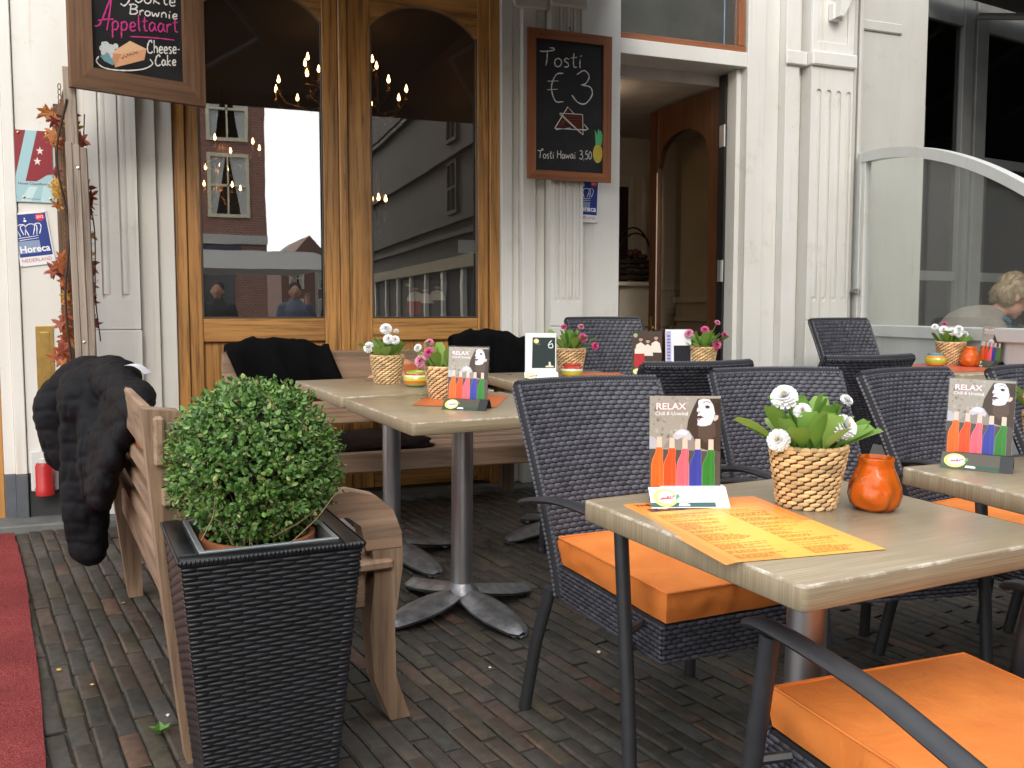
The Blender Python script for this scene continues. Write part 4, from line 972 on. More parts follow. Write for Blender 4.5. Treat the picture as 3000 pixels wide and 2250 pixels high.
# ---- throws, furs, coat, pillow
def fur_mat(name, c0, c1, bs=180, bstr=.9, sheen=.4):
    k = NT(name); v = k.coord((1, 1, 1)); n_ = k.noise(v, bs, 4, .8); n2 = k.noise(v, 9, 4)
    c = k.mix(1.0, k.ramp(n_, [(.3, c0), (.7, c1)]), k.ramp(n2, [(.3, (.7, .7, .7)), (.7, (1.15, 1.15, 1.15))]), 'MULTIPLY')
    k.set(base=c, rough=.95, sheen=sheen, spec=.1); k.bump(n_, bstr, .006); MATS[name] = k.m; return k.m
BFUR = fur_mat('black_fleece', (.0025, .0025, .003), (.007, .007, .008), 180, .9, 0); BRFUR = fur_mat('brown_fur', (.008, .005, .004), (.03, .020, .016), 90, .9, 0); TANFUR = fur_mat('tan_fur', (.10, .065, .045), (.26, .18, .13), 120)
NAVY = fur_mat('black_quilted_cloth', (.0035, .0035, .005), (.008, .008, .011), 300, .35, 0); NAVY.node_tree.nodes['Principled BSDF'].inputs['Roughness'].default_value = .62; NAVY.node_tree.nodes['Principled BSDF'].inputs['Specular IOR Level'].default_value = .16
def throw(label, x0, x1, zt, za, zb, skew, bump=.0):
    """a fleece hung over the facade bench's backrest: front and rear fall"""
    mb = MB()
    def fn(u, v):
        x = x0 + (x1 - x0) * u; ed = .0
        top = zt + bump * math.sin(math.pi * min(1, u * 1.15)) * (1 if u < .87 else .2) + .020 * noise.noise(Vector((u * 6, 0, zt * 5))) + .006 * noise.noise(Vector((u * 40, v * 9, zt)))
        fold = .030 * noise.noise(Vector((u * 6, v * 1.2, zt * 9))) + .010 * noise.noise(Vector((u * 19, v * 3, zt * 9)))
        if v < .42:
            f = v / .42; return (x + skew * (1 - f), .052 + .012 * math.sin(f * 3) + fold, zb + (top - zb) * f)
        if v < .58:
            f = (v - .42) / .16; a = math.pi * f; return (x, .014 + .042 * math.cos(a), top + .028 * math.sin(a))
        f = (v - .58) / .42; return (x + skew * f, -.030 - .018 * math.sin(f * 2.5) - abs(fold) * 1.5, top + (za - top) * f)
    mb.grid(fn, 26, 30); o = mb.build('fleece_throw', BFUR, None, place(0, 4.9), 70)
    sd = o.modifiers.new('thick', 'SOLIDIFY'); sd.thickness = .02; sd.offset = 1
    return tag(o, label, 'throw', 'black fleece throws on the bench back')
throw('black fleece throw over the bench back, above the boxwood', .355, .875, .835, .66, .6, .07, .035)
throw('black fleece throw over the bench back, behind the RELAX stand', 1.54, 1.985, .865, .62, .6, .0, .04)
def pad(name, label, cat, mw, sx, sy, sz, m, wob=.15, lobes=3.0):
    mb = MB()
    def fn(u, v):
        a = 2 * math.pi * u; b = math.pi * (v - .5); cx = abs(math.cos(a)) ** .55 * (1 if math.cos(a) > 0 else -1); cy = abs(math.sin(a)) ** .55 * (1 if math.sin(a) > 0 else -1); rr = abs(math.cos(b)) ** .5
        p = Vector((cx * rr, cy * rr, math.sin(b))); k = 1 + wob * noise.noise(p * lobes)
        return (p.x * sx * k, p.y * sy * k, p.z * sz * (1 + wob * 1.6 * noise.noise(p * lobes * 1.7 + Vector((4, 0, 0)))))
    mb.grid(fn, 40, 16, None, True); return tag(mb.build(name, m, None, mw, 80), label, cat)
pad('fur_throw', 'dark brown fur throw on the facade bench under the tables', 'fur', place(.98, 4.6, 0, .385), .34, .22, .045, BRFUR)
pad('fur_throw', 'tan fur throw on the bench seat beside the boxwood', 'fur', place(.36, 2.72, 0, .472), .17, .33, .028, TANFUR)
PIL = NT('patterned_cushion_cloth'); _v = PIL.coord((1, 1, 1)); _vo = PIL.n('TexVoronoi', Scale=42.0); PIL.l(_v, _vo.inputs['Vector'])
PIL.set(base=PIL.mix(PIL.ramp(PIL.noise(_v, 7, 2), [(.47, (0, 0, 0)), (.52, (1, 1, 1))]), PIL.ramp(_vo.outputs['Distance'], [(.1, (.55, .30, .06)), (.35, (.42, .10, .03))]), (.62, .30, .20)), rough=.8); PIL = PIL.m
pad('pillow', 'orange patterned pillow leaning on the facade bench back', 'pillow', place(1.22, 4.74, 0, .60) @ RX(72) @ RZ(32), .17, .17, .055, PIL, .05)
pad('pillow', 'orange patterned pillow squeezed beside the black coat on the bench', 'pillow', place(-.01, 3.02, R(6), .66) @ RY(82), .17, .19, .035, PIL, .05)
# the coat: lobes fused into one surface, hung over the far end of the first bench
ct = MB()
def chainl(pts, rad, n=14, fl=1.0):
    P_ = catmull(pts, 6); k = len(P_)
    for i, p in enumerate(P_):
        f = i / (k - 1) * (len(rad) - 1); j = min(int(f), len(rad) - 2); r_ = rad[j] + (rad[j + 1] - rad[j]) * (f - j)
        ellipsoid(ct, p, (r_, r_ * fl, r_), n=8)
chainl([(-.17, 3.40, .88), (-.20, 3.42, .74), (-.215, 3.43, .58), (-.215, 3.43, .44), (-.21, 3.43, .335)], [.088, .088, .085, .078, .070])       # sleeve
chainl([(-.005, 2.78, .80), (-.05, 2.98, .86), (-.09, 3.2, .895), (-.13, 3.45, .91)], [.035, .055, .07, .08])                                 # along the rail
chainl([(-.10, 3.38, .90), (-.20, 3.52, .895), (-.285, 3.60, .80), (-.27, 3.60, .66), (-.20, 3.56, .56)], [.08, .085, .095, .09, .06])            # hood lobe
for (x, y, z, ry, rz_) in ((-.10, 3.18, .80, .28, .10), (-.135, 3.20, .70, .24, .10), (-.15, 3.22, .63, .20, .10), (-.16, 3.24, .57, .17, .07)):
    ellipsoid(ct, (x, y, z), (.052, ry, rz_), RZ(6.5), 14)
ellipsoid(ct, (-.19, 3.42, .84), (.105, .13, .12), None, 14); ellipsoid(ct, (-.175, 3.34, .66), (.06, .15, .20), None, 14); ellipsoid(ct, (-.06, 3.15, .87), (.075, .26, .065), RZ(6.5), 14)                                       # back of the coat
cme = fused('quilted_coat', ct, .0075, 16)
_nr = [v.normal.copy() for v in cme.vertices]
for v, vn_ in zip(cme.vertices, _nr):
    p = v.co.copy(); q = math.sin((p.z + p.x * .25 + .012 * noise.noise(p * 5)) * math.pi / .068); n_ = noise.noise(p * 7)
    al = p.z + .35 * (p.y - 3.2) + .25 * p.x + .010 * noise.noise(p * 6); dq = abs((al / .066) % 1 - .5) * .066; fold = 1 - abs(noise.noise(Vector((p.x * 9, p.y * 9, p.z * 3)))) * 2
    v.co = p + vn_ * (-.0036 * math.exp(-(dq / .008) ** 2) + .016 * n_ - .006 * max(0, fold) ** 6 + .003 * noise.noise(p * 40))
co_ = link('quilted_coat', cme, NAVY, None, None); tag(co_, 'black quilted coat with a hanging sleeve over the bench back', 'coat')
ln = MB(); ln.grid(lambda u, v: (-.075 + .06 * u + .02 * v, 3.18 + .10 * v, .962 - .03 * u + .012 * math.sin(u * 3)), 6, 6)
tag(ln.build('white_napkin', plain('white_lining', (.72, .72, .76), .8), None, None, 60), 'small white cloth tucked between the black coat and the pillow', 'cloth')

# ============================================================ planter with the clipped boxwood
PLX, PLY = .222, 2.185
pt = thing('planter', 'tall tapered black wicker planter holding the boxwood ball', 'planter', place(PLX, PLY, R(4.5)))
hw0, hw1, hz = .136, .194, .612
mb = MB()
for k in range(4):
    m3 = RZ(90 * k).to_3x3()
    def sf(u, v, m3=m3):
        w = hw0 + (hw1 - .006 - hw0) * v; return m3 @ Vector(((u * 2 - 1) * w, -w, .0 + (hz - .017) * v)), m3 @ Vector((0, -.99, -.11))
    floats(mb, sf, 26, 60, 4, 2, .0040, .12, .8)
mb.build('wicker_weave', BLACKW, pt, None, 50)['kind'] = 'stuff'
bd = MB()
bd.add([(sx * hw0, sy * hw0, .0) for sx, sy in ((-1, -1), (1, -1), (1, 1), (-1, 1))] + [(sx * (hw1 - .008), sy * (hw1 - .008), hz - .017) for sx, sy in ((-1, -1), (1, -1), (1, 1), (-1, 1))], [(0, 1, 5, 4), (1, 2, 6, 5), (2, 3, 7, 6), (3, 0, 4, 7), (3, 2, 1, 0)])
bd.build('body', WKBACK, pt)
ex = MB()
for k in range(4):
    ex.box(-hw1, hw1 - .045 if k else hw1 - .045, -hw1, -hw1 + .045, hz - .016, hz, RZ(90 * k), .005)
    m3 = RZ(90 * k).to_3x3()
    floats(ex, lambda u, v, m3=m3: (m3 @ Vector((-hw1 + 2 * hw1 * v, -hw1 + .0005, hz - .012 + .012 * u)), m3 @ Vector((0, -1, .3))), 1, 44, 1, 0, .004, .02, .86)
ex.build('woven_rim', BLACKW, pt, None, 50)
lw = hw1 - .046
li = MB()
for k in range(4): li.box(-lw, lw - .012, -lw, -lw + .012, hz - .10, hz + .002, RZ(90 * k), .001)
li.box(-lw, lw, -lw, lw, hz - .135, hz - .1185)
li.build('metal_liner', mat('zinc_liner', (.34, .37, .38), .45, .6), pt)
TERRA = mat('terracotta', (.42, .14, .06), .8, var=.15, bump=.2, bs=80)
tp_ = thing('clay_pot', 'terracotta pot sunk in the black wicker planter', 'pot', place(PLX, PLY, 0, hz - .118))
MB().lathe([(.08, 0), (.118, .08), (.128, .08), (.130, .108), (.118, .108), (.112, .085)], 28, None, False).build('pot_body', TERRA, tp_, None, 40)
MB().lathe([(.001, .085), (.114, .083)], 20).build('soil', mat('soil', (.018, .013, .010), .95, bump=.6, bs=90), tp_)
# boxwood
def leaf_mat(name, stops, rough=.38, tr=.15):
    k = NT(name); gm = k.n('NewGeometry'); oi = k.n('ObjectInfo'); ad = k.n('Math', operation='ADD'); fr_ = k.n('Math', operation='FRACT')
    k.l(gm.outputs['Random Per Island'], ad.inputs[0]); k.l(oi.outputs['Random'], ad.inputs[1]); k.l(ad.outputs[0], fr_.inputs[0])
    c = k.ramp(fr_.outputs[0], stops)
    k.set(base=c, rough=rough, spec=.5)
    tl = k.n('BsdfTranslucent'); k.l(c, tl.inputs[0]); mx = k.n('MixShader'); mx.inputs[0].default_value = tr
    k.l(k.b.outputs[0], mx.inputs[1]); k.l(tl.outputs[0], mx.inputs[2]); k.l(mx.outputs[0], k.o.inputs['Surface']); MATS[name] = k.m; return k.m
BOXL = leaf_mat('boxwood_leaf', [(0, (.045, .11, .022)), (.3, (.075, .17, .034)), (.6, (.115, .245, .048)), (.82, (.17, .32, .065)), (.93, (.27, .39, .11)), (1, (.34, .26, .11))])
BARK = mat('twig_bark', (.22, .15, .08), .8, var=.3)
bx = thing('boxwood_ball', 'clipped round green boxwood growing in the wicker planter', 'shrub', place(PLX, PLY, 0, hz))
BC = Vector((.0, .015, .140)); BR_ = Vector((.176, .176, .183))
def box_leaf(mb, p, n, size):
    a = n.orthogonal().normalized(); a = (Matrix.Rotation(random.random() * 6.28, 3, n) @ a)
    d = (n * random.uniform(.15, 1.0) + a * random.uniform(.4, 1.0)).normalized(); s_ = d.cross(n + a * .2).normalized(); w = s_ * size * .30; up = d.cross(s_) * size * .10
    mb.add([p, p + d * size * .35 + w + up, p + d * size * .75 + w * .85 + up, p + d * size, p + d * size * .75 - w * .85 + up, p + d * size * .35 - w + up, p + d * size * .5], [(0, 6, 1), (1, 6, 2), (2, 6, 3), (3, 6, 4), (4, 6, 5), (5, 6, 0)])
def rnd_dir():
    while True:
        v = Vector((random.uniform(-1, 1), random.uniform(-1, 1), random.uniform(-1, 1)))
        if .05 < v.length < 1: return v.normalized()
fo = MB(); near = []
sprigs = 3900
for i in range(sprigs):
    d = rnd_dir()
    lump = 1 + .07 * noise.noise(d * 2.6) + .06 * noise.noise(d * 7)
    f = random.choice((1, 1, 1, .93, .86, .72)) * random.uniform(.94, 1.05)
    if d.z < -.45: f *= random.uniform(.78, 1.0)
    if d.z < -.6 and random.random() < .25: continue
    p = BC + Vector((d.x * BR_.x, d.y * BR_.y, d.z * BR_.z)) * lump * f
    gd = (d + Vector((0, 0, .45)) + rnd_dir() * .35).normalized()
    for q in range(6):
        pp = p + gd * (q - 2.5) * .006; sz = random.uniform(.0095, .016)
        if q >= 4 and f > .95 and len(near) < 300 and (d.y < -.25) and random.random() < .5: near.append((pp, gd, sz))
        else: box_leaf(fo, pp, (gd + rnd_dir() * .5).normalized(), sz)
shoots = []
for i in range(70):
    d = rnd_dir(); d.z = abs(d.z) if random.random() < .7 else d.z; p = BC + Vector((d.x * BR_.x, d.y * BR_.y, d.z * BR_.z)); e = p + (d + Vector((0, 0, .5)) + rnd_dir() * .4).normalized() * random.uniform(.02, .042)
    shoots.append((p, e))
    for q in range(7): box_leaf(fo, p.lerp(e, q / 6), ((e - p).normalized() + rnd_dir() * .6).normalized(), random.uniform(.009, .014))
fo.build('foliage', BOXL, bx)['kind'] = 'stuff'
lms = []
for i in range(5):
    l_ = MB(); box_leaf(l_, Vector(), Vector((0, 0, 1)), .015 + .001 * i); me = l_.mesh('leaf'); me.materials.append(BOXL); lms.append(me)
for p, n, sz in near:
    link('leaf', random.choice(lms), None, bx, T(p) @ n.to_track_quat('Z', 'Y').to_matrix().to_4x4() @ RZ(random.uniform(0, 360)))
tw = MB()
for p, e in shoots: tw.tube([p, e], [.0012, .0008], 4)
for i in range(130):
    d = rnd_dir(); d.z = abs(d.z) * .9 - .25; e = BC + Vector((d.x * BR_.x, d.y * BR_.y, d.z * BR_.z)) * random.uniform(.9, 1.04); b = Vector((random.uniform(-.05, .05), random.uniform(-.05, .05), -.02)); md = b.lerp(e, .5) + rnd_dir() * .02
    tw.tube([b, md, e], [.003, .002, .001], 4)
for (a, b) in (((.02, -.10, .0), (.11, -.17, .075)), ((-.06, -.12, -.01), (-.13, -.15, .10)), ((.05, -.14, -.01), (.16, -.13, .10)), ((-.13, -.15, .02), (-.10, -.16, .12))):
    tw.tube([a, tuple((Vector(a) + Vector(b)) / 2 + Vector((.01, 0, .0))), b], [.0016, .0014, .001], 4)
tw.build('twigs', BARK, bx)
core = MB(); ellipsoid(core, BC + Vector((0, 0, .03)), (.14, .14, .12), n=12); core.build('inner_shade', mat('inner_shade_colour', (.012, .018, .008), .95, var=.4), bx, None, 60)  # near-black core paints the shade inside the ball
# ============================================================ things on the tables
CAMR = R(-21.3)
def on_table(x, y, rz=0, h=.7505): return place(x, y, rz, h)
BASK = mat('water_hyacinth', (.66, .45, .23), .65, var=.25, vs_=25, isl=.3)
LEAFD = leaf_mat('daisy_leaf', [(0, (.13, .27, .035)), (.4, (.20, .38, .065)), (.8, (.28, .47, .10)), (1, (.36, .53, .14))], .42, .3)
PET = {}
for nm, c in (('white', (.86, .86, .86)), ('pink', (.62, .10, .27)), ('rose', (.70, .28, .42))): PET[nm] = mat('petal_' + nm, c, .6, var=.08, isl=.12)
YEL = mat('flower_eye', (.70, .45, .04), .7)
def basket_mesh():
    mb = MB(); r0, r1, h = .054, .073, .117
    def sf(u, v):
        a = 2 * math.pi * u; r = r0 + (r1 - r0) * v; n_ = Vector((math.cos(a), math.sin(a), -.15)).normalized(); return Vector((r * math.cos(a), r * math.sin(a), h * v)), n_
    floats(mb, sf, 32, 14, 2, 1, .0050, .08, 1.0, twist=.5)
    me = mb.mesh('basket_weave', 50); me.materials.append(BASK)
    co = MB().lathe([(.001, .001), (.0525, .001), (.0715, .116)], 28); co.lathe([(.066, .117), (.060, .06)], 28); c = co.mesh('basket_core', 40); c.materials.append(mat('basket_gaps', (.12, .06, .025), .9))
    rm = MB()
    for k in range(30):
        a = 2 * math.pi * k / 30; b = a + .30
        rm.tube([(.0715 * math.cos(t), .0715 * math.sin(t), .1165 + .004 * math.sin((t - a) / .3 * 3.1)) for t in (a, a + .1, a + .2, b)], [.003, .005, .005, .003], 6)
    r_ = rm.mesh('rim', 60); r_.materials.append(BASK)
    sl = MB().lathe([(.001, .098), (.066, .1)], 16).mesh('soil'); sl.materials.append(MATS['soil'])
    return me, c, r_, sl
BM = basket_mesh()
def leaf_mesh(l_, w, curl):
    mb = MB(); rows = 7; vs_ = []
    for i in range(rows + 1):
        f = i / rows; ww = w * (.14, .14, .2, .5, .85, 1.0, .98, .62)[i]
        x = l_ * f; z = curl * l_ * f * f
        vs_ += [(x, -ww, z + .25 * ww), (x, 0, z), (x, ww, z + .25 * ww)]
    mb.add(vs_, [(i * 3 + k, i * 3 + k + 1, (i + 1) * 3 + k + 1, (i + 1) * 3 + k) for i in range(rows) for k in range(2)])
    me = mb.mesh('leaf', 80); me.materials.append(LEAFD); return me
LM = [leaf_mesh(.098, .0165, -.12), leaf_mesh(.115, .0175, -.08), leaf_mesh(.09, .0165, .12), leaf_mesh(.108, .0165, -.25)]
def flower_mesh(col):
    mb = MB()
    for ring, (n_, l_, el) in enumerate(((16, 1.0, -8), (16, .98, 10), (15, .92, 26), (14, .84, 42), (12, .74, 56), (10, .66, 70), (7, .62, 82))):
        for k in range(n_):
            m_ = RZ(360 / n_ * k + ring * 13 + random.uniform(-5, 5)) @ RY(-el + random.uniform(-6, 6))
            mb.add([(.12, -.07, 0), (l_ * .6, -.2, .03), (l_, -.13, 0), (l_, .13, 0), (l_ * .6, .2, .03), (.12, .07, 0)], [(0, 1, 4, 5), (1, 2, 3, 4)], m_)
    me = mb.mesh('flower'); me.materials.append(PET[col]); return me
FM = {c: flower_mesh(c) for c in PET}
eye = MB(); ellipsoid(eye, (0, 0, .60), (.10, .10, .10), n=6); EYE = eye.mesh('flower_eye', 60); EYE.materials.append(YEL)
STEM = mat('flower_stem', (.12, .2, .04), .6)
def potted(label, x, y, flowers, seed, nl=22, spread=1.0, hgt=1.0, h=.7505, sticker=False):
    """flowers: (right, away, up, radius, colour) in metres from the basket's foot, right and away as seen by the camera"""
    rn = random.Random(seed); t = thing('potted_daisies', label, 'potted plant', on_table(x, y, CAMR, h), 'baskets of daisies on the tables')
    b = link('basket', BM[0], None, t); b['kind'] = 'stuff'; link('basket_core', BM[1], None, t); link('rim', BM[2], None, t); link('soil', BM[3], None, t)
    for i in range(nl):
        a = 360 * i / nl * 1.618 * 2 + rn.uniform(-20, 20); el = 46 + 42 * (i / nl) + rn.uniform(-14, 8); r0 = .012 + .03 * (1 - i / nl)
        k = rn.uniform(.8, 1.15)
        link('leaf', LM[rn.randrange(4)], None, t, T((r0 * math.cos(R(a)), r0 * math.sin(R(a)), .098)) @ RZ(a) @ RY(-el) @ RX(rn.uniform(-30, 30)) @ S(k * spread, k * 1.25, k * hgt))
    for (fx, fy, fz, fr_, col) in flowers:
        p = Vector((fx, fy, fz)); d = (p - Vector((0, 0, .09))).normalized(); d = (d + Vector((0, -.75, .1))).normalized()
        sm_ = MB().tube([(fx * .12, fy * .12, .095), tuple(p * .55 + Vector((0, 0, .045))), tuple(p - d * fr_ * .2)], .0016, 5)
        sm_.build('stem', STEM, t)
        m_ = T(p) @ d.to_track_quat('Z', 'Y').to_matrix().to_4x4() @ S(fr_ * 1.25, fr_ * 1.25, fr_ * 1.25)
        f = link('flower', FM[col], None, t, m_); link('flower_eye', EYE, None, f)
    if sticker:
        s_ = MB().lathe([(.001, .002), (.017, .001), (.017, 0)], 16); s_.build('round_label', plain('label_yellow', (.75, .45, .05), .5), t, T((.0635, .022, .062)) @ RZ(20) @ RY(83))
        MB().lathe([(.001, .0035), (.0125, .003)], 16).build('round_label_centre', plain('label_red', (.6, .03, .02), .5), t, T((.0635, .022, .062)) @ RZ(20) @ RY(83))
    return t
potted('woven basket of large white daisies on the near table', 1.195, 1.475, [(-.057, -.02, .215, .021, 'white'), (-.026, -.035, .19, .014, 'white'), (.052, -.045, .162, .020, 'white'), (-.072, -.045, .135, .018, 'white'), (.077, .02, .205, .011, 'white')], 3, 46, 1.05, 1.1, sticker=True)
potted('basket of white daisies on the table by the oak bench', .955, 3.93, [(.0, -.04, .235, .021, 'white'), (.012, -.05, .192, .019, 'white'), (.04, -.05, .188, .017, 'white'), (-.075, -.03, .155, .02, 'white'), (.035, .03, .222, .010, 'white')], 11, 20)
potted('basket of pink daisies beside the RELAX stand near the boxwood', 1.03, 3.34, [(-.055, -.05, .175, .017, 'pink'), (-.085, -.05, .142, .019, 'rose'), (-.06, .02, .205, .015, 'rose'), (-.10, 0, .188, .013, 'white')], 12, 22)
potted('basket of pink daisies behind the numbered blackboard stand', 1.93, 4.16, [(.055, -.05, .175, .019, 'pink'), (.05, .03, .225, .014, 'rose'), (-.035, .0, .225, .013, 'pink'), (.115, -.04, .135, .017, 'pink')], 13, 22)
potted('basket of pink daisies in front of the open doorway', 2.66, 4.12, [(.0, -.04, .21, .018, 'pink'), (-.08, -.03, .19, .02, 'rose'), (.06, -.05, .135, .021, 'pink'), (.11, 0, .18, .016, 'pink'), (.075, .02, .245, .013, 'rose')], 14, 24)
potted('basket of small white daisies beside the glass wind screen', 3.98, 3.78, [(-.06, -.04, .185, .02, 'white'), (-.02, -.05, .178, .019, 'white'), (.02, -.04, .19, .019, 'white'), (.015, -.05, .165, .017, 'white'), (.06, -.03, .165, .014, 'white'), (-.09, 0, .20, .015, 'white'), (-.03, .02, .215, .012, 'pink')], 15, 20, .9, .9, h=.7805)
potted('basket of bright pink daisies cut off by the photo edge', 2.10, 1.66, [(-.072, -.03, .165, .022, 'pink'), (.0, -.03, .19, .02, 'pink'), (.05, .0, .2, .02, 'pink')], 16, 20)

def ring_mesh(prof, cols, n=28):
    mb = MB()
    for i in range(len(prof) - 1):
        (r0, z0), (r1, z1) = prof[i], prof[i + 1]
        vs_ = [(r * math.cos(2 * math.pi * j / n), r * math.sin(2 * math.pi * j / n), z) for r, z in ((r0, z0), (r1, z1)) for j in range(n)]
        mb.add(vs_, [(j, (j + 1) % n, (j + 1) % n + n, j + n) for j in range(n)], None, cols[i % len(cols)])
    return mb
GLAZE = NT('striped_glaze'); _a = GLAZE.n('Attribute', attribute_name='Col'); GLAZE.set(base=_a.outputs['Color'], rough=.12, coat=.6); GLAZE = GLAZE.m
def bowl(label, x, y, cols, h=.7505):
    pr = [(.001, .0), (.032, .0), (.042, .008), (.050, .018), (.053, .028), (.053, .036), (.050, .044), (.047, .050), (.042, .056), (.042, .064), (.038, .064), (.036, .05), (.001, .03)]
    mb = ring_mesh(pr, cols)
    mb.add([], [])
    t = thing('striped_bowl', label, 'bowl', on_table(x, y, 0, h), 'striped ceramic ash bowls')
    mb.build('bowl_body', GLAZE, t, None, 60); return t
yl, gn, rd, og, bl, wh, br = (.72, .50, .05), (.42, .52, .06), (.50, .05, .03), (.68, .22, .03), (.10, .32, .36), (.75, .72, .6), (.12, .03, .02)
bowl('yellow and green striped bowl between the two left baskets', 1.035, 3.76, [br, bl, yl, og, yl, gn, wh, rd, gn, gn, gn, br, br])
bowl('red and yellow striped bowl beside the numbered blackboard stand', 1.83, 3.93, [br, gn, yl, yl, gn, wh, rd, rd, rd, rd, rd, br, br])
bowl('green and orange striped bowl beside the wind screen daisies', 3.83, 3.73, [br, og, yl, gn, gn, gn, og, og, bl, bl, bl, br, br], .7805)
bowl('yellow striped bowl cut off by the photo edge', 2.02, 1.50, [br, br, yl, yl, br, yl, yl, rd, yl, bl, bl, br, br])
# amber candle jars
JG = NT('amber_glass'); _v = JG.coord((1, 1, 1), False); _t = JG.n('BsdfTransparent'); _t.inputs[0].default_value = (1, .45, .09, 1); _g = JG.n('BsdfGlossy'); _g.inputs['Roughness'].default_value = .2
_f = JG.n('Fresnel', IOR=1.5); _d = JG.n('BsdfDiffuse'); _d.inputs[0].default_value = (1, .21, .015, 1); _m = JG.n('MixShader'); _m.inputs[0].default_value = .5; _m2 = JG.n('MixShader')
_wv = JG.n('TexWave', Scale=13.0, Distortion=7.0, Detail=2.0); JG.l(_v, _wv.inputs['Vector']); _b = JG.n('Bump', Strength=.9, Distance=.004); JG.l(_wv.outputs['Fac'], _b.inputs['Height'])
for q in (_g, _d, _f): JG.l(_b.outputs[0], q.inputs['Normal'])
JG.l(_t.outputs[0], _m.inputs[1]); JG.l(_d.outputs[0], _m.inputs[2]); JG.l(_f.outputs[0], _m2.inputs[0]); JG.l(_m.outputs[0], _m2.inputs[1]); JG.l(_g.outputs[0], _m2.inputs[2]); JG.l(_m2.outputs[0], JG.o.inputs['Surface']); JG = JG.m
WAX = plain('candle_wax', (.88, .78, .6), .5)
def jar(label, x, y, h=.7505):
    t = thing('candle_jar', label, 'candle jar', on_table(x, y, .6, h) @ S(1.03, 1.03, 1.0), 'amber glass candle jars')
    MB().lathe([(.001, .001), (.034, .001), (.044, .010), (.049, .028), (.047, .046), (.041, .064), (.034, .080), (.0312, .090), (.0325, .099), (.0315, .102), (.030, .099), (.0295, .09), (.033, .078), (.0395, .062), (.045, .046), (.047, .028), (.042, .012), (.001, .005)], 36).build('amber_glass', JG, t, None, 70)
    MB().lathe([(.001, .007), (.040, .012), (.0455, .028), (.0435, .046), (.038, .062), (.001, .060)], 28).build('wax', WAX, t, None, 70); return t
jar('orange amber glass candle jar on the near table', 1.300, 1.405)
jar('dark red amber candle jar on the table by the wind screen', 3.99, 3.66, .7805)

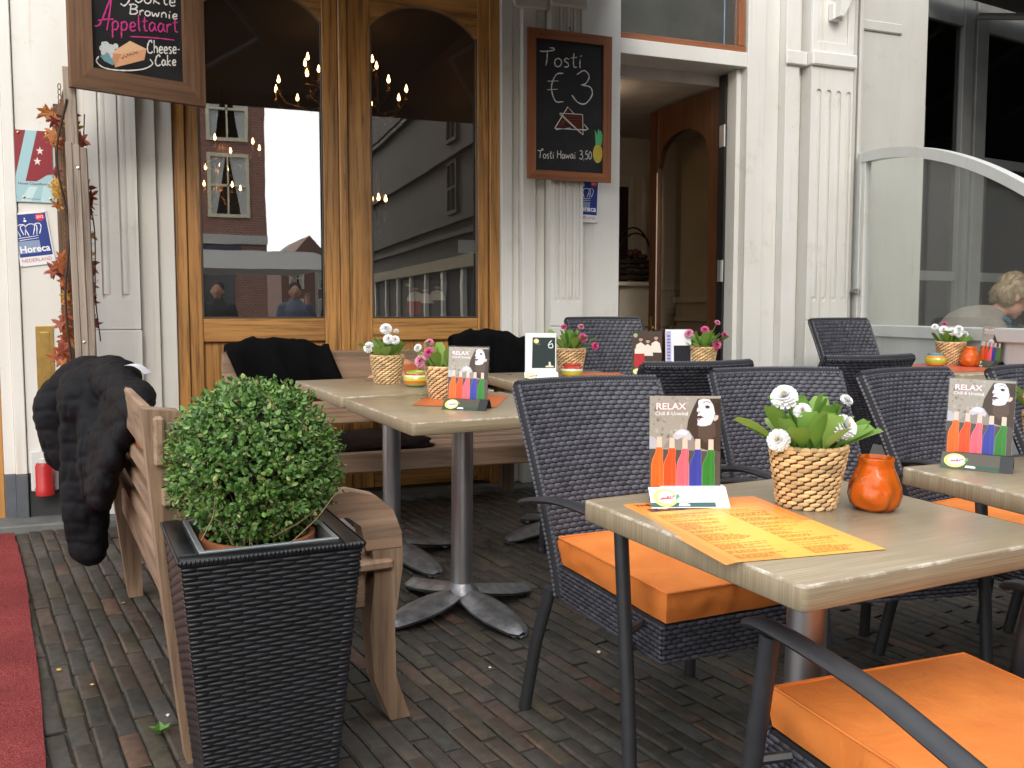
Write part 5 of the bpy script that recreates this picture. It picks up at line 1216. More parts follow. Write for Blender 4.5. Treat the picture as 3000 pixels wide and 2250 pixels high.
# ---- menu stands
def art_relax(pr):
    X0, X1, Y0, Y1 = 265, 1195, 105, 1400
    pr.fx = lambda x, y: (((x - X0) / (X1 - X0) - .5) * .142, (1 - (y - Y0) / (Y1 - Y0)) * .205 + .006)
    g1, g2, dk_, hair, skin = srgb(168, 162, 152), srgb(190, 186, 180), srgb(88, 80, 74), srgb(70, 56, 48), srgb(232, 228, 238)
    pr.poly([(X0, Y0), (X1, Y0), (X1, Y1), (X0, Y1)], g1, 1)
    rn = random.Random(5)
    for i in range(70):
        x, y = rn.uniform(275, 760), rn.uniform(115, 700); r = rn.uniform(8, 38); c = rn.choice([srgb(150, 144, 134), srgb(184, 180, 172), srgb(130, 122, 112), srgb(172, 165, 150)])
        pr.poly([(x + r * rn.uniform(.4, 1) * math.cos(a), y + r * rn.uniform(.4, 1) * math.sin(a)) for a in [k * .9 for k in range(7)]], c, 1.5 + i * .004)
    pr.poly([(X0, 760), (X1, 800), (X1, Y1), (X0, Y1)], dk_, 2)
    pr.poly([(X0, 600), (330, 620), (440, 745), (X0, 762)], srgb(190, 190, 200), 2.2)
    pr.poly([(890, 140), (1195, 135), (1195, 800), (1050, 790), (880, 740), (780, 640), (750, 520), (770, 400), (830, 260)], hair, 2.4)
    pr.poly([(900, 420), (1120, 440), (1130, 600), (1000, 690), (900, 600)], srgb(92, 76, 66), 2.6)
    pr.poly([(440, 745), (520, 640), (600, 545), (690, 505), (780, 535), (840, 620), (870, 700), (900, 785), (600, 775)], srgb(150, 142, 138), 2.8)
    pr.poly([(560, 600), (620, 535), (690, 510), (770, 540), (820, 610), (800, 660), (700, 620), (620, 650)], srgb(205, 202, 212), 3)
    pr.poly([(600, 570), (660, 528), (720, 525), (770, 560), (740, 590), (650, 590)], srgb(228, 226, 238), 3.2)
    pr.poly([(905, 155), (960, 140), (1045, 145), (1095, 215), (1120, 320), (1100, 400), (1065, 460), (1000, 480), (930, 482), (885, 465), (895, 425), (885, 395), (905, 372), (885, 352), (905, 318), (878, 292), (885, 262), (900, 225), (895, 185)], skin, 3.4)
    pr.poly([(1095, 400), (1125, 340), (1165, 350), (1160, 390), (1120, 420)], srgb(214, 196, 190), 3.6)
    pr.poly([(985, 235), (1015, 220), (1050, 235), (1045, 258), (1005, 262)], srgb(60, 56, 66), 3.8); pr.stroke([(960, 195), (1000, 172), (1060, 190)], .0010, srgb(60, 50, 50), 3.8); pr.poly([(880, 230), (905, 238), (900, 252), (882, 248)], srgb(60, 56, 66), 3.8)
    pr.poly([(885, 355), (930, 350), (975, 372), (930, 382), (890, 380)], srgb(60, 48, 54), 3.8); pr.poly([(890, 385), (935, 384), (920, 405), (893, 405)], srgb(150, 130, 140), 3.8); pr.poly([(884, 300), (925, 300), (920, 314)], srgb(120, 110, 124), 3.8)
    pr.poly([(1110, 200), (1195, 170), (1195, 330), (1130, 300)], srgb(58, 46, 40), 3.7)
    for (nx, bx_, c, ny) in ((395, 368, srgb(238, 108, 42), 612), (560, 530, srgb(236, 84, 40), 622), (730, 700, srgb(240, 104, 120), 630), (897, 868, srgb(58, 66, 160), 640), (1070, 1037, srgb(52, 128, 48), 645)):
        lt_ = tuple(min(1, q * 1.25 + .12) for q in c)
        body = [(nx - 38, ny + 130), (nx + 36, ny + 130), (nx + 44, ny + 190), (bx_ + 68, ny + 275), (bx_ + 76, ny + 340), (bx_ + 78, 1330), (bx_ - 78, 1330), (bx_ - 74, ny + 350), (bx_ - 62, ny + 290), (nx - 46, ny + 195)]
        pr.poly([(x + (5 if x > bx_ else -5), y - 3) for x, y in body], lt_, 4); pr.poly(body, c, 4.2); pr.poly([(nx - 34, ny), (nx + 32, ny), (nx + 34, ny + 132), (nx - 36, ny + 132)], srgb(226, 204, 188), 4.4)
        pr.poly([(nx - 5, ny + 140), (nx + 22, ny + 140), (bx_ + 45, ny + 330), (bx_ + 40, 1250), (bx_ + 15, 1250), (bx_ + 18, ny + 340)], tuple(q * 1.18 for q in c), 4.5)
        pr.text('RELAX', bx_ + 18, 1245, 150, 34, tuple(q * .72 for q in c), 4.7, rot=math.pi / 2)
    for dx, dy in ((-5, 0), (5, 0), (0, 5), (0, -5), (4, 4), (-4, -4)): pr.text('RELAX', 350 + dx, 272 + dy, 395, 80, srgb(196, 54, 78), 4.6, .02)
    pr.text('RELAX', 350, 272, 395, 80, srgb(250, 236, 240), 4.9, .03); pr.text('Chill & Unwind', 338, 345, 425, 46, srgb(240, 238, 244), 4.9, .014)
def art_six(pr):
    pr.fx = lambda x, y: ((x - .5) * .142, y * .205 + .006)
    pr.poly([(0, 0), (1, 0), (1, 1), (0, 1)], srgb(232, 234, 236), 1); pr.poly([(.22, .22), (.97, .22), (.97, .90), (.24, .90)], srgb(34, 50, 50), 2)
    pr.stroke([(.86, .84), (.76, .76), (.77, .68), (.88, .68), (.87, .76), (.77, .74)], .004, srgb(225, 235, 235), 3)
    pr.circ(.36, .82, .085, srgb(228, 218, 110), 3, ry=.055); pr.circ(.38, .815, .05, srgb(245, 245, 235), 3.5, ry=.03); pr.poly([(.34, .76), (.5, .76), (.48, .745), (.34, .745)], srgb(120, 140, 120), 3)
    pr.poly([(.66, .24), (.92, .24), (.92, .27), (.84, .28), (.82, .36), (.76, .36), (.76, .28), (.66, .27)], srgb(220, 220, 190), 3)
def art_beer(pr):
    pr.fx = lambda x, y: ((x - .5) * .142, y * .205 + .006)
    pr.poly([(0, 0), (1, 0), (1, 1), (0, 1)], srgb(66, 50, 44), 1); pr.poly([(0, 0), (1, 0), (1, .22), (0, .3)], srgb(48, 72, 40), 1.5)
    for x, h_ in ((.28, .80), (.52, .76), (.80, .84)):
        pr.poly([(x - .2, h_ - .34), (x - .15, h_ - .12), (x, h_ - .06), (x + .13, h_ - .12), (x + .19, h_ - .34)], srgb(228, 218, 208), 2 + x * .3); pr.circ(x, h_ + .01, .068, srgb(196, 150, 126), 3, 14, .052); pr.poly([(x - .07, h_ + .02), (x - .05, h_ + .07), (x + .05, h_ + .07), (x + .07, h_ + .02), (x, h_ + .035)], srgb(52, 34, 28), 3.2)
    pr.poly([(.08, .46), (.40, .46), (.40, .58), (.08, .58)], srgb(240, 224, 206), 4); pr.poly([(.06, .2), (.12, .12), (.36, .12), (.42, .2), (.41, .47), (.07, .47)], srgb(178, 40, 44), 4.2); pr.circ(.1, .90, .07, srgb(150, 180, 140), 3.4, 14, .05)
def art_list(pr):
    pr.fx = lambda x, y: ((x - .5) * .142, y * .205 + .006)
    pr.poly([(0, 0), (1, 0), (1, 1), (0, 1)], srgb(240, 240, 246), 1); pr.poly([(.03, .02), (.22, .02), (.22, .96), (.03, .96)], srgb(186, 186, 224), 2); pr.poly([(.32, .02), (.98, .02), (.98, .6), (.32, .6)], srgb(36, 36, 44), 2)
    for k in range(10): pr.poly([(.07, .1 + k * .08), (.18, .1 + k * .08), (.18, .13 + k * .08), (.07, .13 + k * .08)], srgb(96, 96, 160), 3)
def stand(label, x, y, rz, art, base, h=.7505):
    t = thing('menu_stand', label, 'menu stand', on_table(x, y, rz, h), 'acrylic menu stands')
    MB().box(-.074, .074, .0005, .004, .004, .216, None, .0006).build('acrylic_sheet', ACRYL, t, RX(-5))
    pr = PR(.00012); art(pr); pr.build('poster', PRINT, t, RX(-5))
    bp = MB().box(-.071, .071, .0002, .0004, .006, .211); bp.build('poster_back', plain('poster_back', (.12, .11, .10), .6) if 'poster_back' not in bpy.data.materials else bpy.data.materials['poster_back'], t, RX(-5))
    cols = {'white': (srgb(238, 240, 240), srgb(48, 92, 88)), 'green': (srgb(78, 72, 60), srgb(30, 74, 52))}[base]
    tn = MB().prism([(-.048, 0), (-.010, .034), (.012, .034), (.040, 0), (.034, 0), (.010, .030), (-.008, .030), (-.042, 0)], -.078, .050, RZ(90)); tn.build('tent_base', BLACKP if base == 'green' else plain('base_white', (.8, .8, .78), .5), t)
    lb = PR(.00015); lb.fx = lambda a, b: ((a - .5) * .126 - .013, b * .0505)
    lb.poly([(0, 0), (1, 0), (1, 1), (0, 1)], cols[0], 1); lb.poly([(0, .07), (1, .07), (1, .28), (0, .28)], cols[1], 2)
    lb.circ(.24, .5, .19, srgb(226, 222, 120), 3, 20, .42); lb.circ(.26, .52, .14, srgb(246, 244, 226), 3.3, 20, .30)
    lb.poly([(.14, .40), (.36, .46), (.40, .62), (.2, .56)], srgb(206, 70, 84), 3.6); lb.poly([(.16, .30), (.36, .36), (.34, .42), (.15, .37)], srgb(238, 238, 238), 3.8); lb.poly([(.40, .38), (.47, .56), (.45, .70), (.41, .60)], srgb(70, 160, 120), 3.6)
    lb.text('Iced Tea', .17, .50, .2, .09, srgb(250, 250, 250), 4.2, bold=.01); lb.poly([(.42, .11), (.60, .11), (.60, .20), (.56, .24), (.44, .24)], srgb(236, 238, 236), 3.4)
    lb.build('base_label', PRINT, t, T((0, -.0490, .0005)) @ RX(-48.3)); return t
stand('large RELAX menu stand with a white base on the near table', .975, 1.565, CAMR + R(4), art_relax, 'white')
stand('RELAX menu stand with a green base beside the boxwood', 1.015, 3.03, CAMR + R(-14), art_relax, 'green')
stand('farther RELAX menu stand with a green base, right of the amber jar', 1.845, 1.66, CAMR + R(-30), art_relax, 'green')
stand('white menu stand with a small blackboard numbered 6', 1.66, 3.90, CAMR + R(4), art_six, 'white')
stand('menu stand showing a beer glass and three people in white shirts', 2.25, 3.97, CAMR + R(-2), art_beer, 'green')
stand('white menu stand with a lilac strip in front of the open doorway', 2.52, 4.12, CAMR + R(14), art_list, 'white')
stand('menu stand seen edge-on beside the glass wind screen', 4.06, 3.60, CAMR + R(-72), art_relax, 'green', .7805)

# ---- menu sheets
def menu_sheet(label, mw, w, d, c0, c1, lines, droop=0, fold=0):
    t = thing('menu_sheet', label, 'menu', mw)
    n = 16; mb = MB()
    def zf(x, y):
        z = .0012 + .0010 * noise.noise(Vector((x * 9, y * 9, 1)))
        if droop and x < -droop: z -= (-droop - x) ** 1.3 * .55
        return z + fold * max(0, (abs(x) / w * 2) - .6) * .02
    for i in range(n):
        for j in range(n):
            q = [(-w/2 + w * (i + a) / n, -d/2 + d * (j + b) / n) for a, b in ((0, 0), (1, 0), (1, 1), (0, 1))]
            x, y = (i + .5) / n, (j + .5) / n; k = max(abs(x - .5), abs(y - .45)) * 2; k = min(1, max(0, (k - .45) / .5)) * (.4 + .6 * (y > .5 or x < .35)); k = min(1, k + .25 * noise.noise(Vector((x * 4, y * 4, 3))) ** 2)
            mb.add([(a, b, zf(a, b)) for a, b in q], [(0, 1, 2, 3)], None, tuple(c1[e] * (1 - k) + c0[e] * k for e in range(3)))
    mb.build('paper', PRINT, t, None, 0)
    if lines:
        pr = MB(); rn = random.Random(2)
        def flat(x0, x1, y0, y1, c): pr.add([(x0, y0, zf(x0, y0) + .0006), (x1, y0, zf(x1, y0) + .0006), (x1, y1, zf(x1, y1) + .0006), (x0, y1, zf(x0, y1) + .0006)], [(0, 1, 2, 3)], None, c)
        for col_ in (-.115, .02):
            y = .10
            while y > -.19:
                ln_ = rn.uniform(.03, .10); x = col_
                while x < col_ + ln_:
                    wl = rn.uniform(.004, .014); flat(x, x + wl, y, y + .0018, srgb(196, 136, 62)); x += wl + .0022
                y -= rn.choice((.0055, .0055, .0055, .012))
        vv, ff = text_geo('THE', 1, .012); pr.add([(-.125 + a * .018, .172 + b * .018, zf(-.12, .17) + .0007) for a, b in vv], ff, None, srgb(60, 40, 24))
        for i in range(16):
            x = -.115 + i * .0105; hh = rn.uniform(.006, .03); flat(x, x + .0106, .128, .128 + hh, rn.choice([srgb(86, 78, 88), srgb(120, 90, 70), srgb(70, 66, 80)]))
        pr.build('menu_text', PRINTM, t)['kind'] = 'stuff'
    return t
menu_sheet('large orange and yellow printed menu on the near table', on_table(.978, 1.380, R(-4)), .295, .40, srgb(246, 150, 70), srgb(255, 206, 96), True, .13)
menu_sheet('orange menu sheet under the pink daisies beside the boxwood', on_table(1.07, 3.25, R(-28)), .297, .36, srgb(206, 104, 52), srgb(220, 120, 64), False)
menu_sheet('orange menu sheet behind the red striped bowl', on_table(2.03, 3.98, R(-10)), .22, .3, srgb(216, 112, 54), srgb(226, 130, 70), False)
menu_sheet('glossy red menu sheet on the table by the wind screen', on_table(3.83, 3.62, R(4), .7805), .5, .42, srgb(190, 84, 60), srgb(200, 96, 70), False)

wp = thing('window_poster', 'small beer poster standing inside the plain oak door pane', 'poster', T((1.48, 5.17, 1.085)))
pr = PR(.0004); art_beer(pr); pr.build('print', PRINT, wp, S(1.75, 1, 1.05)); MB().box(-.125, .125, .0006, .004, .0, .225).build('backing_board', bpy.data.materials['poster_back'], wp)
# ============================================================ boards and plaques on the facade
bd2 = thing('tosti_chalkboard', 'chalkboard in a reddish wooden frame reading Tosti 3 euro', 'chalkboard', T((0, 4.90, 0)))
x0, x1, z0, z1 = 2.003, 2.528, 1.878, 2.706; fw_ = .052
MB().box(x0 + .02, x1 - .02, .012, .02, z0 + .02, z1 - .02).build('slate', SLATE, bd2)
for nm, pl, m_ in (('frame_stile', [(x0, z0), (x0 + fw_, z0 + fw_), (x0 + fw_, z1 - fw_), (x0, z1)], FRAME), ('frame_stile', [(x1, z0), (x1 - fw_, z0 + fw_), (x1 - fw_, z1 - fw_), (x1, z1)], FRAME), ('frame_rail', [(x0, z0), (x1, z0), (x1 - fw_, z0 + fw_), (x0 + fw_, z0 + fw_)], FRAMEH), ('frame_rail', [(x0, z1), (x1, z1), (x1 - fw_, z1 - fw_), (x0 + fw_, z1 - fw_)], FRAMEH)):
    MB().prism(pl, 0, .0115).build(nm, m_, bd2)
MB().tube([(2.27, .01, 2.706), (2.27, .03, 2.74)], .004, 6).build('hook', POWDER, bd2)
pr = PR(.0004)
def m2(x, ny):
    y = -ny; ytop = 240 + (x - 372) * .115; ybot = 1105 + (x - 380) * .039
    return (2.055 + (x - 372) / 450 * .428, 1.930 + (ybot - y) / (ybot - ytop) * .725)
pr.fx = m2
hand(pr, 'Tosti', 400, -425, 285, 112, .0066, W_, 2, -.05)
pr.stroke([(552, -470), (505, -480), (475, -560), (500, -650), (552, -655)], .0065, W_); pr.stroke([(450, -522), (520, -520)], .006, W_); pr.stroke([(448, -578), (515, -574)], .006, W_)
pr.stroke([(640, -478), (690, -452), (722, -490), (700, -535), (668, -545)], .0065, W_); pr.stroke([(668, -545), (730, -560), (742, -610), (700, -665), (650, -660), (608, -612)], .0065, W_)
pr.poly([(500, -828), (582, -690), (640, -730), (700, -820)], srgb(72, 44, 36), 1.5); pr.poly([(532, -728), (680, -735), (685, -868)], srgb(88, 46, 36), 1.8)
for a in ([(497, -830), (582, -688), (625, -735)], [(497, -830), (600, -834), (640, -836)], [(530, -730), (680, -737)], [(680, -737), (684, -870)], [(684, -870), (530, -728)], [(672, -862), (527, -735)], [(690, -800), (716, -832), (700, -838), (650, -835)], [(505, -838), (600, -826)]): pr.stroke(a, .0062, W_, 2.4, False)
for k in range(5): pr.stroke([(565 + k * 16, -752 - k * 18), (670, -752 - k * 20)], .0028, srgb(150, 84, 66), 2.2)
for k in range(3): pr.stroke([(525 + k * 10, -815), (552 + k * 8, -775)], .003, srgb(150, 84, 66), 2.2)
pr.circ(783, -990, 32, srgb(214, 196, 84), 2, 24, 62)
for k in range(5): pr.stroke([(760 + k * 11, -945), (765 + k * 9, -1035)], .003, srgb(170, 150, 60), 2.6)
for a, b in ((762, 835), (772, 860), (785, 828), (800, 838), (810, 862)): pr.poly([(768, -935), (a, -b), (a + 10, -b - 18), (806, -938)], srgb(96, 190, 130), 2.3 + a * .0005)
hand(pr, 'Tosti Hawaï 3,50', 386, -1028, 360, 58, .0042, W_, 2.8)
pr.build('chalk_drawing', PRINTM, bd2, T((0, .0116, 0)))
# the rustic board hung from the trellis
bd1 = thing('cake_chalkboard', 'rustic framed chalkboard listing Brownie, Appeltaart and Cheese-Cake', 'chalkboard', T((-.284, 4.50, 2.095)) @ RZ(20))
w1, h1, f1 = .60, .95, .096
MB().box(.03, w1 - .03, .018, .026, .03, h1 - .03).build('slate', SLATE, bd1)
for nm, pl, m_ in (('frame_stile', [(0, 0), (f1, f1), (f1, h1 - f1), (0, h1)], RUSTV), ('frame_stile', [(w1, 0), (w1 - f1, f1), (w1 - f1, h1 - f1), (w1, h1)], RUSTV), ('frame_rail', [(0, 0), (w1, 0), (w1 - f1, f1), (f1, f1)], RUSTH), ('frame_rail', [(0, h1), (w1, h1), (w1 - f1, h1 - f1), (f1, h1 - f1)], RUSTH)):
    MB().prism(pl, -.012, .0178).build(nm, m_, bd1)
pr = PR(.0004)
def m1(x, ny): y = -ny; return (f1 + .003 + (x - 580) / 610 * (w1 - 2 * f1), f1 + .004 + (440 + (x - 578) * .1565 - y) * .00070)
pr.fx = m1; PK = srgb(206, 64, 142)
hand(pr, 'Brownie', 830, -103, 335, 62, .0060, W_, 2, -.07); hand(pr, 'ookte', 872, -28, 285, 90, .0060, W_, 2, -.05); pr.stroke([(835, 20), (832, -20), (800, -52), (775, -40)], .006, W_)
pr.stroke([(602, -185), (640, -170), (690, -60), (718, 5)], .0062, PK); pr.stroke([(718, 5), (705, -90), (682, -208)], .0062, PK); pr.stroke([(628, -150), (680, -140), (728, -138)], .0062, PK)
hand(pr, 'ppeltaart', 712, -206, 455, 108, .0062, PK, 2, -.01); pr.stroke([(832, -243), (980, -246), (1132, -258)], .0055, PK)
hand(pr, 'Cheese-', 938, -345, 236, 82, .0060, W_, 2, .0); hand(pr, 'Cake', 990, -425, 155, 70, .0060, W_, 2, .02)
pr.poly([(705, -345), (830, -270), (938, -318), (922, -388), (728, -436)], srgb(222, 168, 128), 2); pr.poly([(705, -345), (830, -270), (938, -318), (770, -352)], srgb(232, 190, 152), 2.3); pr.poly([(700, -355), (770, -352), (728, -436)], srgb(206, 150, 110), 2.4)
rn = random.Random(4)
for k in range(22): pr.stroke([(770 + k * 5, -378 + k * 1.4 + rn.uniform(-9, 9)), (776 + k * 5, -368 + k * 1.4 + rn.uniform(-9, 9))], .003, srgb(90, 66, 46), 2.8)
for (x, y, r) in ((650, 318, 20), (672, 300, 24), (700, 322, 30), (735, 305, 18), (665, 345, 26), (690, 362, 26), (655, 290, 12)): pr.circ(x, -y, r, srgb(206, 214, 214), 2.5 + r * .002, 14)
pr.poly([(632, -365), (690, -352), (722, -405), (716, -424), (660, -398)], srgb(120, 160, 172), 2.7)
pr.stroke([(625, -368), (610, -400), (660, -440), (780, -455), (910, -446), (975, -415), (960, -382)], .0055, W_, 2.9)
pr.build('chalk_drawing', PRINTM, bd1, T((0, .0178, 0)))
# hotel plaque
def plaque(name, label, mw, w, h):
    t = thing(name, label, 'sign', mw); return t
hp = plaque('hotel_plaque', 'crimson and pale blue hotel classification plaque with two stars', T((-.578, 5.0445, 1.655)), .17, .335)
MB().box(0, .172, -.010, -.004, 0, .338, None, .001).build('plate', plain('plaque_edge', (.4, .45, .46), .3), hp)
pr = PR(.0002); pr.fx = lambda x, y: ((x - 48) / 468 * .172, (1 - (y - 85) / 785) * .338)
cr, lb_ = srgb(128, 22, 38), srgb(150, 188, 196)
pr.poly([(48, 85), (516, 85), (516, 870), (48, 870)], lb_, 1); pr.poly([(48, 85), (215, 85), (78, 600), (48, 600)], cr, 2); pr.poly([(348, 85), (516, 85), (516, 550), (440, 570), (360, 620), (320, 640), (195, 640)], cr, 2)
pr.star(375, 305, 48, srgb(222, 206, 204), 3); pr.star(340, 420, 48, srgb(222, 206, 204), 3); pr.text('Hotel Classificatie', 108, 680, 372, 26, srgb(110, 30, 44), 3, .01); pr.text('Nederland', 195, 640, 100, 16, srgb(110, 30, 44), 3)
pr.poly([(230, 700), (330, 700), (250, 860), (130, 860)], srgb(186, 210, 214), 2.4); pr.poly([(400, 690), (516, 600), (516, 870), (360, 870)], srgb(172, 204, 210), 2.3); pr.poly([(200, 832), (360, 832), (360, 838), (200, 838)], srgb(110, 90, 100), 3)
pr.build('print', PRINT, hp, T((0, -.0102, 0)))
for (x, z) in ((.045, .022), (.158, .018), (.03, .325), (.15, .325)): MB().lathe([(.001, .006), (.006, .004), (.006, 0)], 10, T((x, -.0102, z)) @ RX(90)).build('screw', BRASS, hp)
def horeca(label, mw):
    t = plaque('trade_plaque', label, mw, .155, .25); t['group'] = 'blue Horeca plaques'
    MB().box(0, .155, -.006, -.001, 0, .255, None, .001).build('plate', plain('plaque_white', (.72, .74, .76), .3) if 'plaque_white' not in bpy.data.materials else bpy.data.materials['plaque_white'], t)
    pr = PR(.0002); pr.fx = lambda x, y: (x * .155, y * .255); bl_, wt = srgb(28, 52, 128), srgb(232, 236, 240)
    pr.poly([(.04, .175), (.96, .175), (.96, .965), (.04, .965)], bl_, 1); pr.poly([(.04, .24), (.66, .24), (.66, .47), (.04, .47)], srgb(128, 146, 176), 1.5)
    pr.circ(.79, .89, .13, srgb(196, 36, 56), 2, 20, .075); pr.text('2012', .69, .87, .2, .05, wt, 3, .012)
    for a in ([(.08, .56), (.03, .68), (.06, .75), (.14, .76)], [(.16, .56), (.10, .72), (.20, .78), (.34, .75), (.30, .58)], [(.26, .58), (.20, .73), (.30, .77)], [(.40, .56), (.34, .70), (.42, .77), (.56, .77), (.60, .72), (.52, .57)], [(.62, .57), (.66, .72), (.60, .77)], [(.56, .76), (.72, .78), (.78, .72), (.70, .58)], [(.10, .53), (.66, .55)], [(.12, .49), (.66, .51)]): pr.stroke(a, .0036, wt, 2.5)
    pr.circ(.36, .84, .045, wt, 2.5, 12, .02); pr.circ(.36, .885, .022, wt, 2.5, 10, .013)
    pr.text('Horeca', .08, .255, .84, .125, wt, 3, .02); pr.text('NEDERLAND', .08, .075, .84, .065, srgb(186, 84, 84), 3)
    pr.build('print', PRINT, t, T((0, -.0062, 0)))
    for (x, z) in ((.006, .006), (.149, .006), (.006, .249), (.149, .249)): MB().lathe([(.001, .004), (.0035, .003), (.0035, 0)], 8, T((x, -.006, z)) @ RX(90)).build('screw', STEEL, t)
    return t
horeca('blue Horeca Nederland plaque below the hotel plaque, beside the brass plate', T((-.560, 5.0435, 1.345)) @ RY(-8))
horeca('blue Horeca plaque half hidden by the fluted pilaster under the Tosti board', T((2.355, 5.045, 1.665)) @ RY(2))
lp = thing('brass_letter_plate', 'vertical brass plate on the white wall behind the coat', 'letter plate', T((-.508, 5.0445, .73)))
MB().box(0, .078, -.008, -.001, 0, .335, None, .003).build('plate', BRASS, lp); MB().box(.017, .061, -.013, -.0081, .03, .305, None, .004).build('flap', BRASS, lp)
so = thing('power_socket', 'red industrial power plug hanging in a wall socket above the dark plinth', 'power socket', T((-.485, 5.044, .26)))
MB().box(-.065, .055, -.03, -.001, .0, .2, None, .006).build('back_plate', plain('socket_grey', (.55, .57, .56), .5), so)
REDP = mat('red_plastic', (.42, .018, .018), .35, var=.2)
MB().lathe([(.001, -.01), (.042, -.01), (.044, .02), (.040, .03), (.041, .13), (.036, .145), (.001, .147)], 20, T((0, -.075, .0))).build('plug_body', REDP, so, None, 40)
MB().lathe([(.026, .147), (.026, .165), (.018, .172), (.017, .2), (.001, .2)], 14, T((0, -.075, 0))).build('cable_gland', plain('gland_grey', (.5, .5, .48), .5), so, None, 40)
MB().tube([(0, -.075, .195), (-.004, -.075, .28), (.02, -.06, .38), (.06, -.03, .5)], .009, 8).build('cable', plain('cable_grey', (.12, .12, .13), .5), so, None, 60)

# ---- trellis post with the autumn garland
tr = thing('wooden_trellis', 'weathered wooden trellis posts standing against the white wall', 'trellis', T((0, 4.5, 0)))
def plank(name, pts, w, th, m, yo):
    (xa, za), (xb, zb_) = pts; d = Vector((xb - xa, 0, zb_ - za)); a = math.atan2(d.x, d.z)
    return MB().box(-w / 2, w / 2, 0, th, 0, d.length, None, .003).build(name, m, tr, T((xa, yo, za)) @ Matrix.Rotation(a, 4, 'Y'))
for k in range(3): plank('post_board', ((-.248 + (k - 1) * .0285, .1), (-.268 + (k - 1) * .0285, 1.86 - .01 * k)), .0275, .05, GREYW, -.02 - .003 * (k == 1))
plank('upper_post', ((-.282, 1.66), (-.290, 2.19)), .050, .03, GREYW, .036)
plank('rear_post', ((-.335, .1), (-.345, 2.06)), .050, .04, BROWNW, .20)
plank('rear_brace', ((-.34, 2.0), (-.285, 2.2)), .03, .03, BROWNW, .16)
for z in (1.0, 1.75): MB().lathe([(.001, .003), (.006, .002), (.006, 0)], 8, T((-.262, -.0235, z)) @ RX(90)).build('screw', STEEL, tr)
ch = MB()
for k in range(46): ch.tube([(-.338 + .006 * math.cos(t), .17, 1.05 + k * .024 + .014 * math.sin(t)) for t in [i * .7 for i in range(10)]], .002, 4)
ch.build('chain', BROWNW, tr)
ga = thing('leaf_garland', 'garland of orange and red autumn leaves hanging on the trellis', 'garland', T((0, 4.5, 0)))
def maple():
    mb = MB(); pts = []
    for k in range(5):
        a = R(-110 + 55 * k); l_ = (.75, .95, 1.15, .95, .75)[k]
        pts += [(l_ * .42 * math.sin(a - R(22)), l_ * .42 * math.cos(a - R(22))), (l_ * .72 * math.sin(a - R(12)), l_ * .72 * math.cos(a - R(12))), (l_ * math.sin(a), l_ * math.cos(a)), (l_ * .70 * math.sin(a + R(13)), l_ * .70 * math.cos(a + R(13)))]
    pts.append((0, -.25)); c = (0, .15); n = len(pts)
    mb.add([(c[0], -.12, c[1])] + [(x, .10 * math.sin(x * 5 + z * 3), z) for x, z in pts], [(0, i + 1, (i + 1) % n + 1) for i in range(n)])
    mb.tube([(0, 0, -.2), (.05, .05, -.8)], .03, 4); return mb.mesh('leaf', 60)
GC = [leaf_mat('autumn_%d' % i, [(0, c), (1, tuple(q * 1.3 for q in c))], .6, .25) for i, c in enumerate(((.34, .095, .03), (.42, .16, .04), (.19, .03, .025), (.5, .29, .06), (.25, .06, .03)))]
mm = []
for m_ in GC:
    me = maple(); me.materials.append(m_); mm.append(me)
gl = [(150, 330, 1, 1.1), (172, 362, 1, .9), (166, 392, 1, 1), (176, 420, 0, .8), (165, 505, 2, .7), (168, 545, 3, 1), (172, 575, 3, .8), (170, 600, 1, .7), (150, 792, 4, 1.2), (172, 775, 0, 1), (182, 825, 0, .7), (183, 860, 3, .7), (182, 890, 3, .7), (180, 925, 0, 1), (168, 950, 4, 1), (178, 985, 0, 1.1), (165, 1035, 4, 1.2), (158, 1060, 4, 1), (216, 335, 4, 1), (222, 372, 0, 1.1), (240, 402, 4, 1), (212, 310, 2, .8), (232, 440, 4, .6), (246, 545, 2, 1.1), (250, 570, 4, 1), (268, 590, 2, 1), (262, 622, 0, 1), (246, 650, 3, 1), (254, 680, 1, .9), (250, 705, 3, .8), (252, 768, 0, 1.2), (262, 795, 2, .8), (258, 855, 1, 1), (252, 880, 4, .9), (262, 950, 2, .8), (190, 1000, 1, 1), (170, 1085, 2, .9)]
gl += [(a + random.uniform(-9, 9), b + random.uniform(-22, 22), random.randrange(5), c_ * .9) for (a, b, _, c_) in gl]
for (px, py, ci, k) in gl:
    yo = .075 + random.uniform(0, .05); Yw = 4.5 + yo
    x = (-.0890 + (px - 130) * .000298) * Yw; z = 1.13 + (915 - py) * .0003244 * Yw
    link('leaf', mm[ci], None, ga, T((x, yo, z)) @ RZ(random.uniform(-50, 50)) @ RX(random.uniform(-40, 40)) @ RY(random.uniform(-160, 160)) @ S(.047 * k, .047 * k, .047 * k))
vn = MB(); vn.tube(catmull([(-.30, .03, 2.05), (-.35, .05, 1.8), (-.31, .05, 1.5), (-.335, .05, 1.2), (-.32, .05, .9)], 6), .005, 5); vn.tube(catmull([(-.235, .08, 2.0), (-.245, .07, 1.75), (-.21, .07, 1.5), (-.215, .07, 1.2), (-.2, .07, 1.0)], 6), .0028, 5); vn.build('vine', TWIG, ga)

